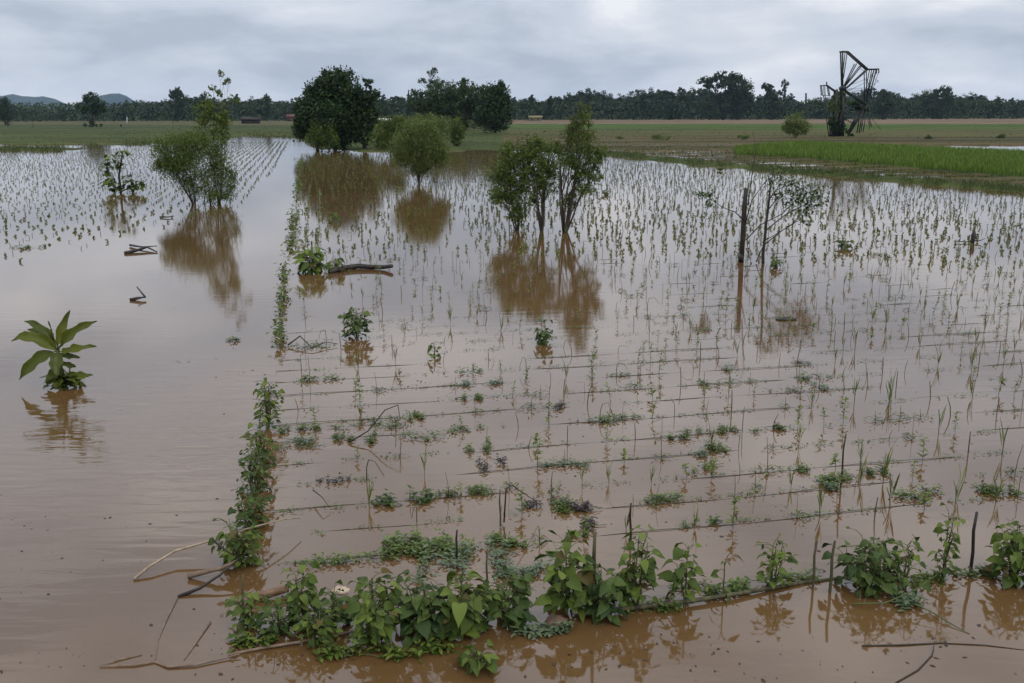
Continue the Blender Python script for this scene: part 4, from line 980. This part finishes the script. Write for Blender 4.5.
grass_stuff('furrow_grass', 'thin patchy grass on the half drowned furrows', lambda a, b: np.sin(a*.12+b)+np.sin(b*2.3) > .2, 9000, .16, .02, 'verge', d_fur)
def d_mead(n):
    px = u_(-80, 1100, n); sh = ip(px, SHORE); return px, 122+(sh-122)*rng.random(n)**.8
grass_stuff('meadow_grass', 'short rough grass of the pastures beyond the flood', lambda a, b: ~((a > 735) & (b > ip(a, BKT)-1)) & ~((a > 500) & (b < 126)), 11000, .10, .04, 'drygrass', d_mead)
def d_left(n):
    px = u_(-60, 330, n); return px, ip(px, SHORE)+rng.normal(0, 2.2, n)
grass_stuff('shore_grass', 'tufty grass along the left shore of the flood', lambda a, b: rng.random(len(a)) < 1/(1+np.exp(-3*(np.sin(a*.15)+np.sin(a*.05)))), 8000, .3, .02, 'verge', d_left)
# dark tufts at the right field edge
for i, (px, py, r_, lab) in enumerate([(1000, 139, 7, 'dark low bush at the right edge of the far field'), (930, 140, 6, 'low dark weed bush left of the one at the right edge'), (742, 140, 8, 'low weedy bush in the field left of the pale round shrub'), (662, 141, 9, 'wide low weedy bush in the brown field right of the three trees'), (752, 155, 9, 'weedy bush at the left tip of the green bank'), (851, 160, 6, 'dark weed tuft on the foot of the green bank below the wreck'), (720, 171, 3, 'pale weed tuft on the far edge of the plot above the leaning sapling'), (828, 175, 5, 'weed tuft on the plot edge under the green bank'), (888, 178, 5, 'weed tuft further right on the plot edge'), (620, 140, 5, 'small weed bush behind the tall feathery tree')]):
    p = P(px, py); s = mpp(p); e = empty('weed_bush', (p.x, p.y, .05), lab, 'bush'); cbm = MB(); tb = MB()
    s = s*1.0; lobes = [(ru(-.6, .6)*r_*s, ru(-.4, .4)*r_*s, ru(.15, .4)*r_*s, r_*s*.5, r_*s*.5, r_*s*.28) for _ in range(4)]
    crown(cbm, lobes, 700, .16*s/.06*.6, .05*s/.06*.6, .4, 0, .8); limbs(tb, (0, 0, -.05), lobes, .02, 1)
    tb.build('stem', M['bark'], e); cbm.build('foliage', M['treemid' if 'dark' in lab else 'bush'], e)

# ---------------------------------------------------------------- wrecked wheel frame
def wheel_wreck():
    p = P(836, 137.5); s = mpp(p)*1.0; e = empty('derelict_wheel', (p.x, p.y, .05), 'derelict dark steel wheel frame with fanned spokes in the far right field', 'wheel wreck')
    def q(x, y, dy=0):
        c = at3(800+x/6.21, 40+y/6.21, p.y)-p; c.y = dy; return c
    rim, spk, leg, wire, arm = MB(), MB(), MB(), MB(), MB()
    for dy in (-.4, .4):
        R_ = [(252, 75), (292, 76), (415, 185), (482, 184)]
        for a, b in zip(R_, R_[1:]): rim.beam(q(*a, dy), q(*b, dy), .22, .22)
        rim.beam(q(482, 184, dy), q(482, 210, dy), .15)
        for a in ((345, 150), (375, 165)): spk.beam(q(*a, dy), q(268, 302, dy*.5), .14)
        spk.beam(q(258, 78, dy), q(262, 302, dy*.5), .2); spk.beam(q(286, 82, dy), q(266, 240, dy*.6), .12)
        spk.beam(q(412, 190, dy), q(285, 304, dy*.5), .16)
        spk.beam(q(405, 190, dy), q(408, 390, dy), .13); spk.beam(q(438, 188, dy), q(408, 350, dy), .12); spk.beam(q(466, 188, dy), q(425, 345, dy), .16); spk.beam(q(482, 200, dy), q(430, 345, dy), .07)
        arm.beam(q(128, 286, dy*.6), q(165, 284, dy*.6), .16); arm.beam(q(165, 284, dy*.6), q(222, 325, dy*.6), .2); arm.beam(q(130, 286, dy*.6), q(136, 346, dy*.6), .12); arm.beam(q(150, 288, dy*.6), q(153, 346, dy*.6), .09); arm.beam(q(172, 295, dy*.6), q(182, 350, dy*.6), .12); arm.beam(q(128, 345, dy*.6), q(185, 347, dy*.6), .08)
        leg.beam(q(222, 325, dy), q(206, 606, dy), .32); leg.beam(q(262, 302, dy), q(258, 600, dy), .42); leg.beam(q(235, 330, dy), q(190, 600, dy), .2); leg.beam(q(265, 380, dy), q(230, 600, dy), .3); leg.beam(q(150, 345, dy*.8), q(185, 600, dy), .12)
        leg.beam(q(268, 310, dy), q(410, 405, dy), .22); leg.beam(q(415, 400, dy), q(300, 580, dy), .26); leg.beam(q(385, 430, dy), q(360, 580, dy), .16); leg.beam(q(410, 420, dy), q(385, 575, dy), .1); leg.beam(q(350, 480, dy), q(320, 540, dy), .14)
        leg.beam(q(330, 520, dy), q(290, 500, dy), .08); leg.beam(q(425, 490, dy), q(440, 545, dy), .07)
        leg.beam(q(262, 420, dy), q(400, 410, dy), .14); leg.beam(q(270, 500, dy), q(390, 430, dy), .12)
    for (a, b) in (((405, 490), (385, 560)), ((430, 480), (425, 560)), ((445, 490), (500, 560)), ((420, 470), (450, 540)), ((400, 480), (360, 570))): leg.beam(q(*a), q(*b, ru(-1, 1)), .06)
    for a in ((252, 75), (415, 185), (482, 184), (375, 165)): rim.beam(q(*a, -.4), q(*a, .4), .14)
    for a in ((262, 302), (258, 420), (206, 400), (410, 400)): leg.beam(q(*a, -.4), q(*a, .4), .16)
    arm.beam(q(165, 262), q(166, 290), .16)
    for a, b in (((280, 308), (400, 318)), ((280, 310), (402, 340)), ((300, 318), (400, 270)), ((310, 325), (395, 355)), ((300, 305), (400, 300)), ((365, 175), (400, 200)), ((290, 290), (400, 250)), ((440, 215), (490, 265)), ((455, 290), (490, 250)), ((400, 240), (440, 300)), ((410, 310), (450, 200))): wire.beam(q(*a), q(*b, ru(-.3, .3)), .05)
    hub = MB(); hub.tube([q(264, 302, -.6), q(264, 302, .6)], .3, 14)
    for mb_, nm in ((rim, 'rim'), (spk, 'spokes'), (leg, 'support_frame'), (wire, 'stays'), (arm, 'side_arm')): mb_.build(nm, M['steel'], e)
    hub.build('hub', M['steel'], e, True)
    vb = MB(); lob = []
    for (x, y, rx, ry) in ((235, 350, 40, 30), (225, 400, 40, 50), (250, 330, 30, 25), (200, 430, 25, 40), (280, 380, 25, 30)):
        c = q(x, y); lob.append((c.x, 0, c.z, rx/6.21*s, .9, ry/6.21*s))
    crown(vb, lob, 1300, .26, .17, .35); vb.build('vine_cover', M['bush'], e)
    vb = MB(); lob = []
    for (x, y, rx, ry) in ((200, 520, 22, 60), (255, 520, 24, 60), (225, 560, 30, 35), (300, 585, 30, 15), (390, 420, 40, 25), (350, 400, 40, 20)):
        c = q(x, y); lob.append((c.x, 0, c.z, rx/6.21*s, .8, ry/6.21*s))
    crown(vb, lob, 2600, .3, .2, .3); vb.build('dark_creeper', M['treedark'], e)
wheel_wreck()

# ---------------------------------------------------------------- far buildings and small things
def far_building(label, px, dist, wpx, hpx, roofpx, wall, roof, base_up=0, name='farm_building'):
    x = (px-512)/(F/math.cos(PITCH))*dist; s = dist/F; e = empty(name, (x, dist, 0), label, 'building')
    w_, h_, r_ = wpx*s, hpx*s, roofpx*s; d_ = w_*.6; mb = MB(); mb.box((0, 0, h_/2), (w_, d_, h_)); mb.build('wall', M[wall], e)
    mb = MB(); o_ = .4
    Vv = [(-w_/2-o_, -d_/2-o_, h_), (w_/2+o_, -d_/2-o_, h_), (w_/2+o_, d_/2+o_, h_), (-w_/2-o_, d_/2+o_, h_), (-w_/2-o_, 0, h_+r_), (w_/2+o_, 0, h_+r_)]
    mb.add(Vv, [(0, 1, 5, 4), (2, 3, 4, 5), (0, 3, 2, 1)], [(0, 4, 3), (1, 2, 5)]); mb.build('roof', M[roof], e)
    for k in (-.28, .22):
        mb = MB(); mb.box((k*w_, -d_/2-.03, h_*.5), (w_*.12, .06, h_*.4)); mb.build('window', M['darkshed'], e)
far_building('pale farm building glimpsed between the two groves', 383, 300, 14, 4, 2, 'whitewall', 'whitewall')
far_building('red brown roofed house at the edge of the left wood', 293, 430, 10, 4, 3, 'redroof', 'redroof')
far_building('low dark red shed in the left pasture before the wood', 251, 330, 16, 4, 2.5, 'darkshed', 'darkshed', name='shed')
far_building('long low brown shed behind the pale shrubs', 400, 290, 10, 4, 2, 'redroof', 'redroof', name='shed')
far_building('pale yellow hay shelter at the foot of the wood left of the feathery tree top', 536, 430, 12, 3, 2, 'hay', 'hay', name='hay_shelter')
stake('small white marker post in the left pasture', (127, 123.5), (127, 117), .16, 'whitewall', 'marker_post', 'post')
stake('short dark fence stump near the white marker post', (121, 127), (121, 124), .2, 'wetwood', 'fence_post', 'post')
stake('dark flat topped pole rising above the wood left of the wheel wreck', (806, 119.6), (806, 93), .5, 'wetwood', 'pole', 'pole')
for px, lab in ((8, 'thin pale fence post beside the leftmost lone tree'), (33, 'thin fence post in the left pasture between the lone trees')):
    stake(lab, (px, 128), (px, 123), .09, 'bark', 'fence_post', 'post')
bpy.context.view_layer.update()
